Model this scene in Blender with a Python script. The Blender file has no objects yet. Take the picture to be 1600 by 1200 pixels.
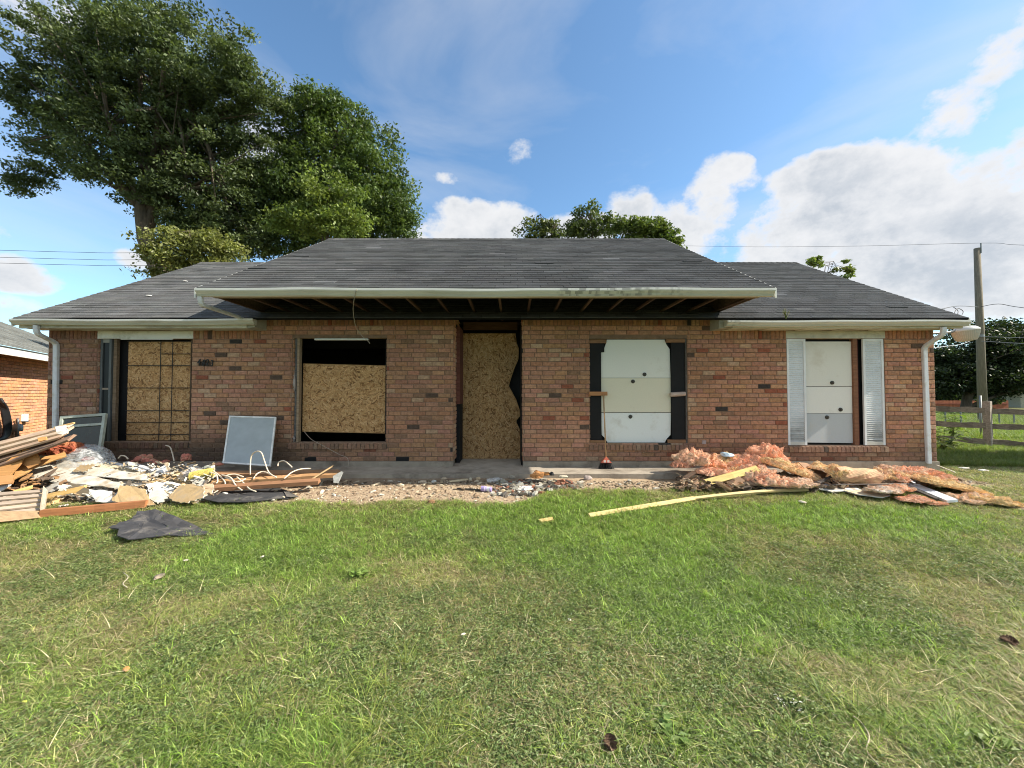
import bpy, bmesh, math, random
import numpy as np
from mathutils import Vector, Matrix, noise as mn

sc = bpy.context.scene
R = math.radians
# ------------------------------------------------------------------ camera
F = 605.0                                  # focal length in photo pixels (1600 wide)
EYE = Vector((0, 0, 1.45))
PITCH = math.atan(15 / F)
cd = bpy.data.cameras.new('camera'); cam = bpy.data.objects.new('camera', cd)
sc.collection.objects.link(cam); sc.camera = cam
cd.sensor_width = 36; cd.lens = 36 * F / 1600; cd.clip_start = 0.05; cd.clip_end = 3000
cam.location = EYE; cam.rotation_euler = (math.pi / 2 + PITCH, 0, 0)
sc.render.resolution_x = 1024; sc.render.resolution_y = 768
sc.view_settings.view_transform = 'Standard'; sc.view_settings.look = 'None'
sc.cycles.pixel_filter_type = 'BLACKMAN_HARRIS'; sc.cycles.filter_width = 1.05
sc.view_settings.gamma = 1; sc.view_settings.exposure = 1.12

# ------------------------------------------------------------------ sun and sky
SUNV = Vector((3.2, -0.30, 2.6)).normalized()
sd = bpy.data.lights.new('sun', 'SUN'); sun = bpy.data.objects.new('sun', sd)
sc.collection.objects.link(sun)
sd.energy = 4.5; sd.angle = R(0.6); sd.color = (1, 0.92, 0.78)
sun.rotation_euler = SUNV.to_track_quat('Z', 'Y').to_euler()

CP, SP = math.cos(PITCH), math.sin(PITCH)
def ray(px, py):
    x = (px - 800) / F; y = (600 - py) / F
    return Vector((x, CP - y * SP, SP + y * CP))
def P(px, py, Y):
    d = ray(px, py); return EYE + d * (Y / d.y)
def azel(px, py):
    d = ray(px, py).normalized(); return math.atan2(d.x, d.y), math.asin(d.z)

world = bpy.data.worlds.new('World'); sc.world = world; world.use_nodes = True
nt = world.node_tree; N = nt.nodes; L = nt.links
bg = N['Background']; bg.inputs['Strength'].default_value = 0.12
sky = N.new('ShaderNodeTexSky'); sky.sky_type = 'NISHITA'; sky.sun_disc = False
sky.sun_elevation = math.asin(SUNV.z); sky.sun_rotation = math.atan2(SUNV.x, SUNV.y)
sky.altitude = 0; sky.air_density = 1.0; sky.dust_density = 0.6; sky.ozone_density = 2.0
tc = N.new('ShaderNodeTexCoord'); sep = N.new('ShaderNodeSeparateXYZ')
L.new(tc.outputs['Generated'], sep.inputs[0])
def mth(op, a, b=None, c=None, clamp=False):
    n = N.new('ShaderNodeMath'); n.operation = op; n.use_clamp = clamp
    for i, v in enumerate((a, b, c)):
        if v is None: continue
        if isinstance(v, (int, float)): n.inputs[i].default_value = v
        else: L.new(v, n.inputs[i])
    return n.outputs[0]
az = mth('ARCTAN2', sep.outputs[0], sep.outputs[1]); el = mth('ARCSINE', sep.outputs[2])
def vnoise(scale, detail, rough, zs=1.0, off=0.0, dist=0.0):
    mp = N.new('ShaderNodeMapping'); mp.inputs['Scale'].default_value = (1, 1, zs)
    mp.inputs['Location'].default_value = (off, off * 1.7, off * 0.3)
    L.new(tc.outputs['Generated'], mp.inputs[0])
    n = N.new('ShaderNodeTexNoise'); n.inputs['Scale'].default_value = scale
    n.inputs['Detail'].default_value = detail; n.inputs['Roughness'].default_value = rough
    n.inputs['Distortion'].default_value = dist
    L.new(mp.outputs[0], n.inputs[0]); return n.outputs[0]
n_big = vnoise(5.5, 12, 0.60, 1.35, 3.1)
n_fine = vnoise(13, 10, 0.62, 1.3, 7.7)
# each cloud bank: centre in the photo -> azimuth and elevation, angular half sizes, strength
CL = [(1470, 385, 420, 135, 1.0), (1125, 300, 66, 62, 1.0), (1300, 330, 200, 100, 1.05), (1065, 370, 95, 66, .85), (1660, 330, 200, 170, .95),
      (745, 352, 105, 50, 1.0), (905, 362, 70, 36, .95), (985, 330, 50, 60, .72), (955, 272, 26, 26, .45), (640, 375, 100, 34, .7),
      (22, 428, 90, 36, 1.0), (0, 362, 40, 26, .85), (10, 478, 70, 24, .8), (215, 402, 50, 24, .8),
      (1480, 190, 85, 62, .66), (1560, 70, 95, 75, .68), (1450, 160, 70, 34, .6), (1540, 108, 75, 36, .62), (1590, 25, 90, 34, .62),
      (800, 238, 66, 30, .55), (700, 280, 46, 14, .58), (890, 165, 45, 22, .30), (60, 20, 190, 70, .72), (430, 255, 140, 90, .62), (250, 230, 120, 60, .5)]
CL_FILL = [(math.pi-.7, .62, 1.1, .50, 1.0), (-math.pi+.5, .55, 1.0, .45, 1.0), (-1.75, .75, .7, .35, .9), (2.0, .30, .5, .22, .9), (-2.0, .22, .5, .16, .8), (0.3, 1.30, 2.2, .28, .8)]   # unseen banks behind and above the viewer, added as fill light
def blob(a0, e0, ra, re, s):
    u = mth('DIVIDE', mth('SUBTRACT', az, a0), ra); v = mth('DIVIDE', mth('SUBTRACT', el, e0), re)
    d = mth('SUBTRACT', 1.0, mth('ADD', mth('MULTIPLY', u, u), mth('MULTIPLY', v, v)), clamp=True)
    return mth('MULTIPLY', mth('POWER', d, .5), s)
tot = None
for bl in CL_FILL:
    d = blob(*bl); tot = d if tot is None else mth('MAXIMUM', tot, d)
for (px, py, rx, ry, s) in CL:
    a0, e0 = azel(px, py); a1, _ = azel(px + rx * .5, py); a2, _ = azel(px - rx * .5, py)
    _, e1 = azel(px, py - ry * .5); _, e2 = azel(px, py + ry * .5)
    ra, re = abs(a1 - a2), abs(e1 - e2)
    d = blob(a0, e0, ra * 1.08, re * 1.08, s)
    tot = d if tot is None else mth('MAXIMUM', tot, d)
dens = mth('ADD', tot, mth('MULTIPLY', mth('SUBTRACT', n_big, 0.5), 1.75))
dens = mth('ADD', dens, mth('MULTIPLY', mth('SUBTRACT', n_fine, 0.5), 0.85))
mr = N.new('ShaderNodeMapRange'); mr.interpolation_type = 'SMOOTHSTEP'
mr.inputs['From Min'].default_value = 0.46; mr.inputs['From Max'].default_value = 0.82
L.new(mth('MULTIPLY', dens, mth('MULTIPLY', tot, 3.0, clamp=True)), mr.inputs[0])
veil = vnoise(1.7, 6, 0.55, 3.0, 1.3, 0.6)
mv = N.new('ShaderNodeMapRange'); mv.inputs['From Min'].default_value = .42; mv.inputs['From Max'].default_value = .75
mv.inputs['To Max'].default_value = 0.38; L.new(veil, mv.inputs[0])
cover = mth('MAXIMUM', mth('MULTIPLY', mr.outputs[0], 0.97), mv.outputs[0], clamp=True)
# cloud brightness: thick parts grey, billow edges white
th = N.new('ShaderNodeMapRange'); th.inputs['From Min'].default_value = .66; th.inputs['From Max'].default_value = 1.12
L.new(dens, th.inputs[0])
n_sh = vnoise(3.4, 8, 0.55, 1.7, 9.2)
sh = mth('MULTIPLY', th.outputs[0], mth('ADD', mth('MULTIPLY_ADD', n_sh, 3.4, -1.15), mth('MULTIPLY_ADD', n_fine, 1.8, -0.8), clamp=True))
cc = N.new('ShaderNodeMix'); cc.data_type = 'RGBA'
cc.inputs['A'].default_value = (3.55, 3.55, 3.58, 1); cc.inputs['B'].default_value = (2.25, 2.42, 2.65, 1)
L.new(sh, cc.inputs['Factor'])
sk = N.new('ShaderNodeMix'); sk.data_type = 'RGBA'; sk.blend_type = 'MULTIPLY'; sk.inputs['Factor'].default_value = 1
L.new(sky.outputs[0], sk.inputs['A']); sk.inputs['B'].default_value = (0.70, 0.86, 0.90, 1)
mx = N.new('ShaderNodeMix'); mx.data_type = 'RGBA'
L.new(cover, mx.inputs['Factor']); L.new(sk.outputs['Result'], mx.inputs['A']); L.new(cc.outputs['Result'], mx.inputs['B'])
L.new(mx.outputs['Result'], bg.inputs['Color'])

# ------------------------------------------------------------------ helpers
rnd = random.Random(11); rng = np.random.default_rng(11)
COL = sc.collection
def link(o, parent=None):
    COL.objects.link(o)
    if parent: o.parent = parent
    return o
def tag(o, label=None, cat=None, group=None, kind=None):
    if label: o['label'] = label
    if cat: o['category'] = cat
    if group: o['group'] = group
    if kind: o['kind'] = kind
    return o
def empty(name, loc, label, cat, group=None):
    o = bpy.data.objects.new(name, None); o.empty_display_size = .2; o.location = loc; link(o)
    bpy.context.view_layer.update()
    return tag(o, label, cat, group)

def wloc(o):
    v = Vector((0, 0, 0))
    while o: v = v + o.location; o = o.parent
    return v
def bx(name, mat, parent, x0, x1, y0, y1, z0, z1, col=(1, 1, 1)):
    q = MB(); q.box(min(x0,x1), max(x0,x1), y0, y1, min(z0,z1), max(z0,z1), col); return q.build(name, mat, parent)
class MB:
    """collects faces with colours; build() links ONE mesh object"""
    def __init__(s): s.v = []; s.f = []; s.c = []; s.m = []
    def face(s, pts, col=(1, 1, 1), m=0):
        i = len(s.v); s.v += [tuple(p) for p in pts]; s.f.append(tuple(range(i, i + len(pts)))); s.c.append(col); s.m.append(m)
    def poly(s, verts, faces, col=(1, 1, 1), m=0):
        i = len(s.v); s.v += [tuple(p) for p in verts]
        for f in faces:
            s.f.append(tuple(i + k for k in f)); s.c.append(col); s.m.append(m)
    def box(s, x0, x1, y0, y1, z0, z1, col=(1, 1, 1), m=0, M=None):
        v = [Vector(p) for p in ((x0,y0,z0),(x1,y0,z0),(x1,y1,z0),(x0,y1,z0),(x0,y0,z1),(x1,y0,z1),(x1,y1,z1),(x0,y1,z1))]
        if M: v = [M @ p for p in v]
        s.poly(v, [(0,3,2,1),(4,5,6,7),(0,1,5,4),(1,2,6,5),(2,3,7,6),(3,0,4,7)], col, m)
    def tube(s, pts, r, n=6, col=(1, 1, 1), m=0, cap=True):
        pts = [Vector(p) for p in pts]; rs = r if isinstance(r, (list, tuple)) else [r] * len(pts)
        rings = []; up = Vector((0, 0, 1)); prev = None
        for i, p in enumerate(pts):
            d = (pts[min(i+1, len(pts)-1)] - pts[max(i-1, 0)])
            d = d.normalized() if d.length > 1e-9 else Vector((0, 0, 1))
            a = (prev if prev else (up if abs(d.z) < .9 else Vector((1, 0, 0))))
            a = (a - d * a.dot(d)); a = a.normalized() if a.length > 1e-6 else d.orthogonal().normalized()
            prev = a; b = d.cross(a)
            rings.append([p + (a * math.cos(2*math.pi*k/n) + b * math.sin(2*math.pi*k/n)) * rs[i] for k in range(n)])
        v = [q for rg in rings for q in rg]; f = []
        for i in range(len(pts) - 1):
            for k in range(n):
                f.append((i*n+k, i*n+(k+1) % n, (i+1)*n+(k+1) % n, (i+1)*n+k))
        if cap: f.append(tuple(range(n-1, -1, -1))); f.append(tuple((len(pts)-1)*n + k for k in range(n)))
        s.poly(v, f, col, m)
    def lathe(s, prof, c, n=16, col=(1, 1, 1), m=0, M=None):
        v = []
        for (r, z) in prof:
            for k in range(n):
                p = Vector((r*math.cos(2*math.pi*k/n), r*math.sin(2*math.pi*k/n), z))
                if M: p = M @ p
                v.append(Vector(c) + p)
        f = [(i*n+k, i*n+(k+1) % n, (i+1)*n+(k+1) % n, (i+1)*n+k) for i in range(len(prof)-1) for k in range(n)]
        s.poly(v, f, col, m)
    def build(s, name, mats, parent=None, smooth=False, origin=None):
        me = bpy.data.meshes.new(name)
        off = Vector(origin) if origin is not None else Vector((0, 0, 0))
        vv = s.v if origin is None else [tuple(Vector(p) - off) for p in s.v]
        me.from_pydata(vv, [], s.f)
        for mt in (mats if isinstance(mats, (list, tuple)) else [mats]): me.materials.append(mt)
        ca = me.attributes.new('Col', 'FLOAT_COLOR', 'FACE')
        arr = np.ones((len(s.f), 4), dtype=np.float32); arr[:, :3] = np.array(s.c, dtype=np.float32).reshape(-1, 3)
        ca.data.foreach_set('color', arr.ravel())
        me.polygons.foreach_set('material_index', np.array(s.m, dtype=np.int32))
        if smooth: me.polygons.foreach_set('use_smooth', np.ones(len(s.f), dtype=bool))
        o = bpy.data.objects.new(name, me); link(o, parent)
        if parent: o.location = off - wloc(parent)
        else: o.location = off
        return o

def nodes(name):
    m = bpy.data.materials.new(name); m.use_nodes = True
    return m, m.node_tree.nodes, m.node_tree.links, m.node_tree.nodes['Principled BSDF']
def M(name, color=(1,1,1), rough=.8, vs=8, va=.25, bump=.0, bs=60, attr=False, stretch=(1,1,1), spec=.3, drough=0.0,
      dirt=None, ds=3.0, dthr=(.5,.7), metallic=0, trans=0.0, obj=True):
    """procedural material: colour (or face colour) x two octaves of noise, optional dirt patches, bump"""
    m, n, l, b = nodes(name)
    t = n.new('ShaderNodeTexCoord'); mp = n.new('ShaderNodeMapping'); mp.inputs['Scale'].default_value = stretch
    l.new(t.outputs['Object'], mp.inputs[0])
    nz = n.new('ShaderNodeTexNoise'); nz.inputs['Scale'].default_value = vs; nz.inputs['Detail'].default_value = 8
    nz.inputs['Roughness'].default_value = .65; l.new(mp.outputs[0], nz.inputs[0])
    r = n.new('ShaderNodeMapRange'); r.inputs['From Min'].default_value = .3; r.inputs['From Max'].default_value = .7
    r.inputs['To Min'].default_value = 1 - va; r.inputs['To Max'].default_value = 1 + va; l.new(nz.outputs[0], r.inputs[0])
    mu = n.new('ShaderNodeMix'); mu.data_type = 'RGBA'; mu.blend_type = 'MULTIPLY'; mu.inputs['Factor'].default_value = 1
    if attr:
        a = n.new('ShaderNodeAttribute'); a.attribute_name = 'Col'; src = a.outputs['Color']; l.new(src, mu.inputs['A'])
    else: mu.inputs['A'].default_value = (*color, 1)
    cb = n.new('ShaderNodeCombineXYZ')
    for k in range(3): l.new(r.outputs[0], cb.inputs[k])
    l.new(cb.outputs[0], mu.inputs['B']); out = mu.outputs['Result']
    if dirt:
        dz = n.new('ShaderNodeTexNoise'); dz.inputs['Scale'].default_value = ds; dz.inputs['Detail'].default_value = 10
        dz.inputs['Roughness'].default_value = .7; l.new(mp.outputs[0], dz.inputs[0])
        dr = n.new('ShaderNodeMapRange'); dr.inputs['From Min'].default_value = dthr[0]; dr.inputs['From Max'].default_value = dthr[1]
        l.new(dz.outputs[0], dr.inputs[0])
        dm = n.new('ShaderNodeMix'); dm.data_type = 'RGBA'; l.new(dr.outputs[0], dm.inputs['Factor'])
        l.new(out, dm.inputs['A']); dm.inputs['B'].default_value = (*dirt, 1); out = dm.outputs['Result']
    l.new(out, b.inputs['Base Color'])
    b.inputs['Roughness'].default_value = rough; b.inputs['Specular IOR Level'].default_value = spec
    b.inputs['Diffuse Roughness'].default_value = drough; b.inputs['Metallic'].default_value = metallic
    if bump:
        bz = n.new('ShaderNodeTexNoise'); bz.inputs['Scale'].default_value = bs; bz.inputs['Detail'].default_value = 6
        l.new(mp.outputs[0], bz.inputs[0])
        bp = n.new('ShaderNodeBump'); bp.inputs['Strength'].default_value = bump; bp.inputs['Distance'].default_value = .01
        l.new(bz.outputs[0], bp.inputs['Height']); l.new(bp.outputs[0], b.inputs['Normal'])
    return m

m_brick = M('old_brick', attr=True, rough=.95, vs=22, va=.28, bump=.7, bs=90, drough=1, spec=.15)
m_mortar = M('mortar', (.25,.165,.115), rough=.95, vs=9, va=.25, bump=.5, bs=80, drough=1)
m_shingle = M('asphalt_shingle', attr=True, rough=.95, vs=1.3, va=.22, bump=1.0, bs=240, drough=1, spec=.12)
m_white = M('white_paint', (.72,.72,.68), rough=.5, vs=3, va=.07, dirt=(.36,.34,.26), ds=2.2, dthr=(.52,.75))
m_gutter = M('gutter_paint', attr=True, rough=.45, vs=5, va=.08, dirt=(.30,.28,.2), ds=3.0, dthr=(.55,.8), stretch=(.5,1,3))
m_soffit = M('soffit_paint', (.50,.48,.38), rough=.7, vs=3, va=.12, dirt=(.2,.18,.13), ds=2.5, dthr=(.5,.7), stretch=(.6,2,2))
m_down = M('downspout_paint', (.60,.63,.68), rough=.45, vs=4, va=.07, dirt=(.4,.39,.34), ds=4)
m_shut = M('shutter_paint', attr=True, rough=.6, vs=6, va=.08)
m_osb = M('strand_board', attr=True, rough=.75, vs=60, va=.16, bump=.25, bs=120)
m_wood_dark = M('dark_lumber', attr=True, rough=.85, vs=4, va=.35, stretch=(1,9,9), bump=.3, bs=20)
m_wood = M('lumber', attr=True, rough=.8, vs=3.2, va=.26, stretch=(1,14,14), bump=.3, bs=20)
m_conc = M('concrete', (.36,.31,.25), rough=.95, vs=4, va=.22, bump=.5, bs=70, dirt=(.17,.14,.11), ds=2.2, dthr=(.5,.68), drough=.6)
m_panel = M('white_panel', attr=True, rough=.55, vs=50, va=.03, bump=.05, bs=150, dirt=(.48,.44,.36), ds=2.4, dthr=(.54,.85))
m_felt = M('building_felt', attr=True, rough=.8, vs=5, va=.3, bump=.5, bs=30, dirt=(.20,.18,.16), ds=4, dthr=(.52,.75))
m_black = M('felt_and_void_black', (.012,.012,.013), rough=.8, vs=5, va=.2)  # black felt, and the shade painted into dark openings
m_inside = M('interior_board', (.05,.045,.04), rough=.9)  # dark tone stands in for the shade of unlit rooms
m_iron = M('black_iron', (.02,.02,.02), rough=.5)
m_bolt = M('weathered_bolt', (.06,.055,.045), rough=.5, metallic=.3)
m_paper = M('gypsum_board', attr=True, rough=.9, vs=9, va=.2, bump=.3, bs=40, dirt=(.34,.27,.19), ds=6, dthr=(.50,.66))
m_cable = M('cable_sheath', attr=True, rough=.5, vs=5, va=.1)
m_insul = M('fibreglass_wool', attr=True, rough=1, vs=38, va=.42, bump=1.0, bs=90, dirt=(.40,.24,.14), ds=9, dthr=(.60,.76), drough=1, spec=.05)
m_bark = M('bark', (.10,.08,.06), rough=.95, vs=4, va=.45, stretch=(2,2,.5), bump=1, bs=16)
m_pole = M('weathered_pole', (.19,.165,.125), rough=.95, vs=6, va=.3, stretch=(6,6,.5), bump=.6, bs=12)
m_fence = M('fence_timber', attr=True, rough=.95, vs=4, va=.4, stretch=(1,10,10), bump=.6, bs=14)
m_metal = M('galvanised_steel', (.24,.25,.25), rough=.5, metallic=.5, va=.1)
m_stone = M('rubble', attr=True, rough=.95, vs=20, va=.25, bump=.5, bs=60, drough=.8)
m_rubber = M('black_rubber', (.018,.018,.02), rough=.5)
gl_ = 0
m_plain = M('painted_bits', attr=True, rough=.5, vs=10, va=.15)
m_wire = M('overhead_wire', (.03,.03,.035), rough=.6)

def leafmat(name, tr=.35):
    m, n, l, b = nodes(name)
    a = n.new('ShaderNodeAttribute'); a.attribute_name = 'Col'
    i = n.new('ShaderNodeAttribute'); i.attribute_type = 'INSTANCER'; i.attribute_name = 'tint'
    mu = n.new('ShaderNodeMix'); mu.data_type = 'RGBA'; mu.blend_type = 'MULTIPLY'; mu.inputs['Factor'].default_value = 1
    l.new(a.outputs['Color'], mu.inputs['A'])
    if name.startswith('grass'): l.new(i.outputs['Color'], mu.inputs['B'])
    else: mu.inputs['B'].default_value = (1, 1, 1, 1)
    l.new(mu.outputs['Result'], b.inputs['Base Color'])
    b.inputs['Roughness'].default_value = .5; b.inputs['Specular IOR Level'].default_value = .35
    t = n.new('ShaderNodeBsdfTranslucent'); br = n.new('ShaderNodeMix'); br.data_type = 'RGBA'; br.blend_type = 'MULTIPLY'
    br.inputs['Factor'].default_value = 1; l.new(mu.outputs['Result'], br.inputs['A']); br.inputs['B'].default_value = (1.25, 1.3, .6, 1)
    l.new(br.outputs['Result'], t.inputs[0])
    ms = n.new('ShaderNodeMixShader'); ms.inputs[0].default_value = tr
    l.new(b.outputs[0], ms.inputs[1]); l.new(t.outputs[0], ms.inputs[2])
    l.new(ms.outputs[0], n['Material Output'].inputs[0])
    return m
m_leaf = leafmat('leaf', .3); m_grass = leafmat('grass_blade', .35)

# ------------------------------------------------------------------ ground
def sstep(a, b, x):
    t = np.clip((x - a) / (b - a), 0, 1); return t * t * (3 - 2 * t)
def vnz(x, y, s, seed=0):
    """value noise, numpy"""
    x = np.asarray(x, float) * s + seed * 17.3; y = np.asarray(y, float) * s + seed * 5.1
    xi = np.floor(x).astype(int); yi = np.floor(y).astype(int); fx = x - xi; fy = y - yi
    fx = fx*fx*(3-2*fx); fy = fy*fy*(3-2*fy)
    def h(a, b):
        k = (a * 374761393 + b * 668265263 + seed * 1274126177) & 0xffffffff
        k = ((k ^ (k >> 13)) * 1274126177) & 0xffffffff
        return ((k ^ (k >> 16)) & 0xffff) / 65535.0
    return (h(xi,yi)*(1-fx)+h(xi+1,yi)*fx)*(1-fy)+(h(xi,yi+1)*(1-fx)+h(xi+1,yi+1)*fx)*fy
def fbm(x, y, s, seed=0, o=4):
    t = 0; a = .5; w = 0
    for k in range(o): t = t + a * vnz(x, y, s * 2**k, seed + k); w += a; a *= .5
    return t / w
def gz(x, y):
    x = np.asarray(x, float); y = np.asarray(y, float)
    z = .20 * sstep(2.6, 5.5, y) - .75 * sstep(20, 48, y)
    z = z + .05 * (fbm(x, y, .55, 3) - .5) * sstep(60, 10, np.abs(y)) + .02 * (fbm(x, y, 3.0, 8) - .5) * sstep(16, 8, np.abs(y))
    return z
def dirt_edge(x):
    return 4.60 + .52 * sstep(-.1, .75, x) + .06 * sstep(1.8, 3.2, x) + .16 * (fbm(x, 0 * x, 1.6, 21) - .5) + .06 * (vnz(x, 0 * x, 7, 2) - .5)
def dirtm(x, y):
    x = np.asarray(x, float); y = np.asarray(y, float)
    e = dirt_edge(x); m = sstep(-.06, .08, y - e) * sstep(7.0, 6.2, x) * sstep(-9.5, -8.5, x) * (y < 7)
    return m
def G(px, py, dz=0.0):
    d = ray(px, py); t = 1.5 / max(-d.z, 1e-3)
    for _ in range(12):
        p = EYE + d * t; h = float(gz(p.x, p.y)); t = (EYE.z - h - dz) / -d.z
    return EYE + d * t
xs = np.concatenate([[-900, -400, -180, -90, -50, -32, -22, -17], np.arange(-14, 14.01, .1), np.arange(14.6, 30, .8), [34, 44, 60, 100, 200, 420, 900]])
ys = np.concatenate([[-300, -60, -15, -6], np.arange(-3, 9.01, .1), np.arange(9.5, 24, .7), [27, 32, 40, 50, 70, 110, 200, 420, 1200]])
X, Y = np.meshgrid(xs, ys); Z = gz(X, Y)
me = bpy.data.meshes.new('ground'); nx, ny = len(xs), len(ys)
idx = np.arange(nx * ny).reshape(ny, nx)
fc = np.stack([idx[:-1,:-1], idx[:-1,1:], idx[1:,1:], idx[1:,:-1]], -1).reshape(-1, 4)
me.from_pydata(np.stack([X, Y, Z], -1).reshape(-1, 3).tolist(), [], fc.tolist())
me.polygons.foreach_set('use_smooth', np.ones(len(fc), bool))
da = me.attributes.new('dirt', 'FLOAT', 'POINT'); da.data.foreach_set('value', dirtm(X, Y).ravel().astype(np.float32))
m, n, l, b = nodes('lawn_soil')
t = n.new('ShaderNodeTexCoord')
def nzn(scale, det=8, ro=.65):
    q = n.new('ShaderNodeTexNoise'); q.inputs['Scale'].default_value = scale; q.inputs['Detail'].default_value = det
    q.inputs['Roughness'].default_value = ro; l.new(t.outputs['Object'], q.inputs[0]); return q.outputs[0]
def ramp(src, stops):
    r = n.new('ShaderNodeValToRGB'); e = r.color_ramp.elements
    while len(e) < len(stops): e.new(.5)
    for k, (p, c) in enumerate(stops): e[k].position = p; e[k].color = (*c, 1)
    l.new(src, r.inputs[0]); return r.outputs[0]
g1 = ramp(nzn(14), [(.3, (.045,.055,.020)), (.5, (.10,.11,.04)), (.62, (.20,.18,.08)), (.75, (.27,.21,.11))])
g2 = ramp(nzn(9, 12, .75), [(.25, (.14,.10,.065)), (.42, (.34,.25,.17)), (.6, (.46,.36,.25)), (.8, (.27,.20,.14))])
at = n.new('ShaderNodeAttribute'); at.attribute_name = 'dirt'
mk = n.new('ShaderNodeMix'); mk.data_type = 'RGBA'; l.new(at.outputs['Fac'], mk.inputs['Factor']); l.new(g1, mk.inputs['A']); l.new(g2, mk.inputs['B'])
l.new(mk.outputs['Result'], b.inputs['Base Color']); b.inputs['Roughness'].default_value = 1; b.inputs['Specular IOR Level'].default_value = .1
bp = n.new('ShaderNodeBump'); bp.inputs['Strength'].default_value = 1; bp.inputs['Distance'].default_value = .03; l.new(nzn(24), bp.inputs['Height']); l.new(bp.outputs[0], b.inputs['Normal'])
me.materials.append(m); go = bpy.data.objects.new('ground', me); link(go); tag(go, kind='structure')

# ------------------------------------------------------------------ the brick house
YW = 6.37                                   # face of the front wall
def wx(px): return P(px, 615, YW).x
def wz(py): return P(800, py, YW).z
Z0 = .344; CRS = .0742; BL = .2025
XL, XR = wx(74), wx(1461)                   # wall ends
XCL, XCR = wx(406), wx(1127)                # raised centre bay
house = empty('brick_house', (0, YW, 0), 'single storey brown brick house with boarded windows and dark shingle roof', 'house')
OPEN = [ # x0, x1, z0, z1
    (wx(151), wx(299), wz(690), wz(529)), (wx(456), wx(604), wz(691), wz(528)),
    (wx(708), wx(817), Z0-.1, 2.9), (wx(921), wx(1074), wz(693), wz(529)), (wx(1230), wx(1383), wz(696), wz(529))]
def brick_col(x, z, r):
    q = r.random()
    if q < .013: c = (.060,.052,.048)
    elif q < .026: c = (.13,.09,.07)
    elif q < .045: c = (.33,.12,.075)
    elif q < .11: c = (.50,.34,.23)
    elif q < .15: c = (.32,.19,.125)
    else:
        c = np.array((.455,.250,.160)) * (0.88 + .24 * r.random()); c[1] *= .93 + .14 * r.random(); c[2] *= .90 + .2 * r.random()
    c = np.array(c)
    # weathering: damp algae low on the left wing, sooty wash on patches
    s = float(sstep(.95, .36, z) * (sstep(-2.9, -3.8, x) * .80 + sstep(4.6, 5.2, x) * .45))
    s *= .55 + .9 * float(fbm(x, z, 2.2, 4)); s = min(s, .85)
    for wi, (ox0, ox1, oz0, oz1) in enumerate(OPEN):
        if wi != 2 and ox0 - .05 < x < ox1 + .05 and z < oz0 - .05: s = max(s, .12 + .38*max(0, float(fbm(x*3, z*.6, 2.4, 14)) - .35)*2)
    s = max(s, float(sstep(.60, .36, z)) * .42 * float(fbm(x, z, 1.7, 19)))
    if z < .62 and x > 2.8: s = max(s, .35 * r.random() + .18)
    c = c * (1 - s) + np.array((.07,.062,.05)) * s
    w = float(fbm(x, z, 1.1, 9)); c = c * (.80 + .42 * w)
    if x < -6.6: c = c * (.72, .74, .8)  # left pier bricks toned darker and slightly bluer
    return tuple(c)
def one_brick(mb, x0, x1, z0, z1, y, r, col, nrm='y', depth=.006):
    """a weathered brick face: outer rim at the mortar, bulged inner face with worn corners"""
    g = .0042; x0 += g; x1 -= g; z0 += g; z1 -= g
    if x1 - x0 < .012 or z1 - z0 < .012: return
    j = lambda a: (r.random() - .5) * a
    out = depth + .004 + r.random() * .006; e = min(.012, (x1-x0)*.25)
    ring0 = [(x0, z0), (x1, z0), (x1, z1), (x0, z1)]
    a = [(p[0], .004, p[1]) for p in ring0]
    bq = []
    for (sx, sz, p) in ((1,1,ring0[0]), (-1,1,ring0[1]), (-1,-1,ring0[2]), (1,-1,ring0[3])):
        bq.append((p[0] + sx*(.0015 + abs(j(.006))), -out*.6 + j(.003), p[1] + sz*(.0015 + abs(j(.004)))))
    c = []
    for (sx, sz, p) in ((1,1,ring0[0]), (-1,1,ring0[1]), (-1,-1,ring0[2]), (1,-1,ring0[3])):
        c.append((p[0] + sx*(e + abs(j(.01))), -out + j(.003), p[1] + sz*(.007 + abs(j(.006)))))
    def T(q):
        if nrm == 'y': return (q[0], y + q[1], q[2])
        if nrm == '+x': return (y - q[1], q[0], q[2])       # face towards +x, running in y
        return (y + q[1], q[0], q[2])                        # face towards -x
    v = [T(q) for q in a + bq + c]
    f = [(8,9,10,11)] + [(k, (k+1)%4, 4+(k+1)%4, 4+k) for k in range(4)] + [(4+k, 4+(k+1)%4, 8+(k+1)%4, 8+k) for k in range(4)]
    if nrm == '+x': pass
    mb.poly(v, f, col)
def cut(a, b, z0, z1):
    segs = [(a, b)]
    for (ox0, ox1, oz0, oz1) in OPEN:
        if z1 - .01 <= oz0 or z0 + .01 >= oz1: continue
        ns = []
        for (p, q) in segs:
            if q <= ox0 or p >= ox1: ns.append((p, q)); continue
            if p < ox0: ns.append((p, ox0))
            if q > ox1: ns.append((ox1, q))
        segs = ns
    return segs
mb = MB(); r = random.Random(5)
for k in range(30):
    z0 = Z0 + k * CRS; z1 = z0 + CRS
    a, bnd = (XL, XR) if k < 27 else (XCL, XCR)
    off = (k % 2) * BL * .5 + (BL / 3 if k % 5 == 3 else 0)
    x = math.floor((a - off) / BL) * BL + off
    while x < bnd:
        p, q = max(x, a), min(x + BL, bnd)
        if q > p:
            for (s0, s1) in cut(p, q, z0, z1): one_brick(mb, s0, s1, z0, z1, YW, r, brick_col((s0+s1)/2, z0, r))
        x += BL
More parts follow.
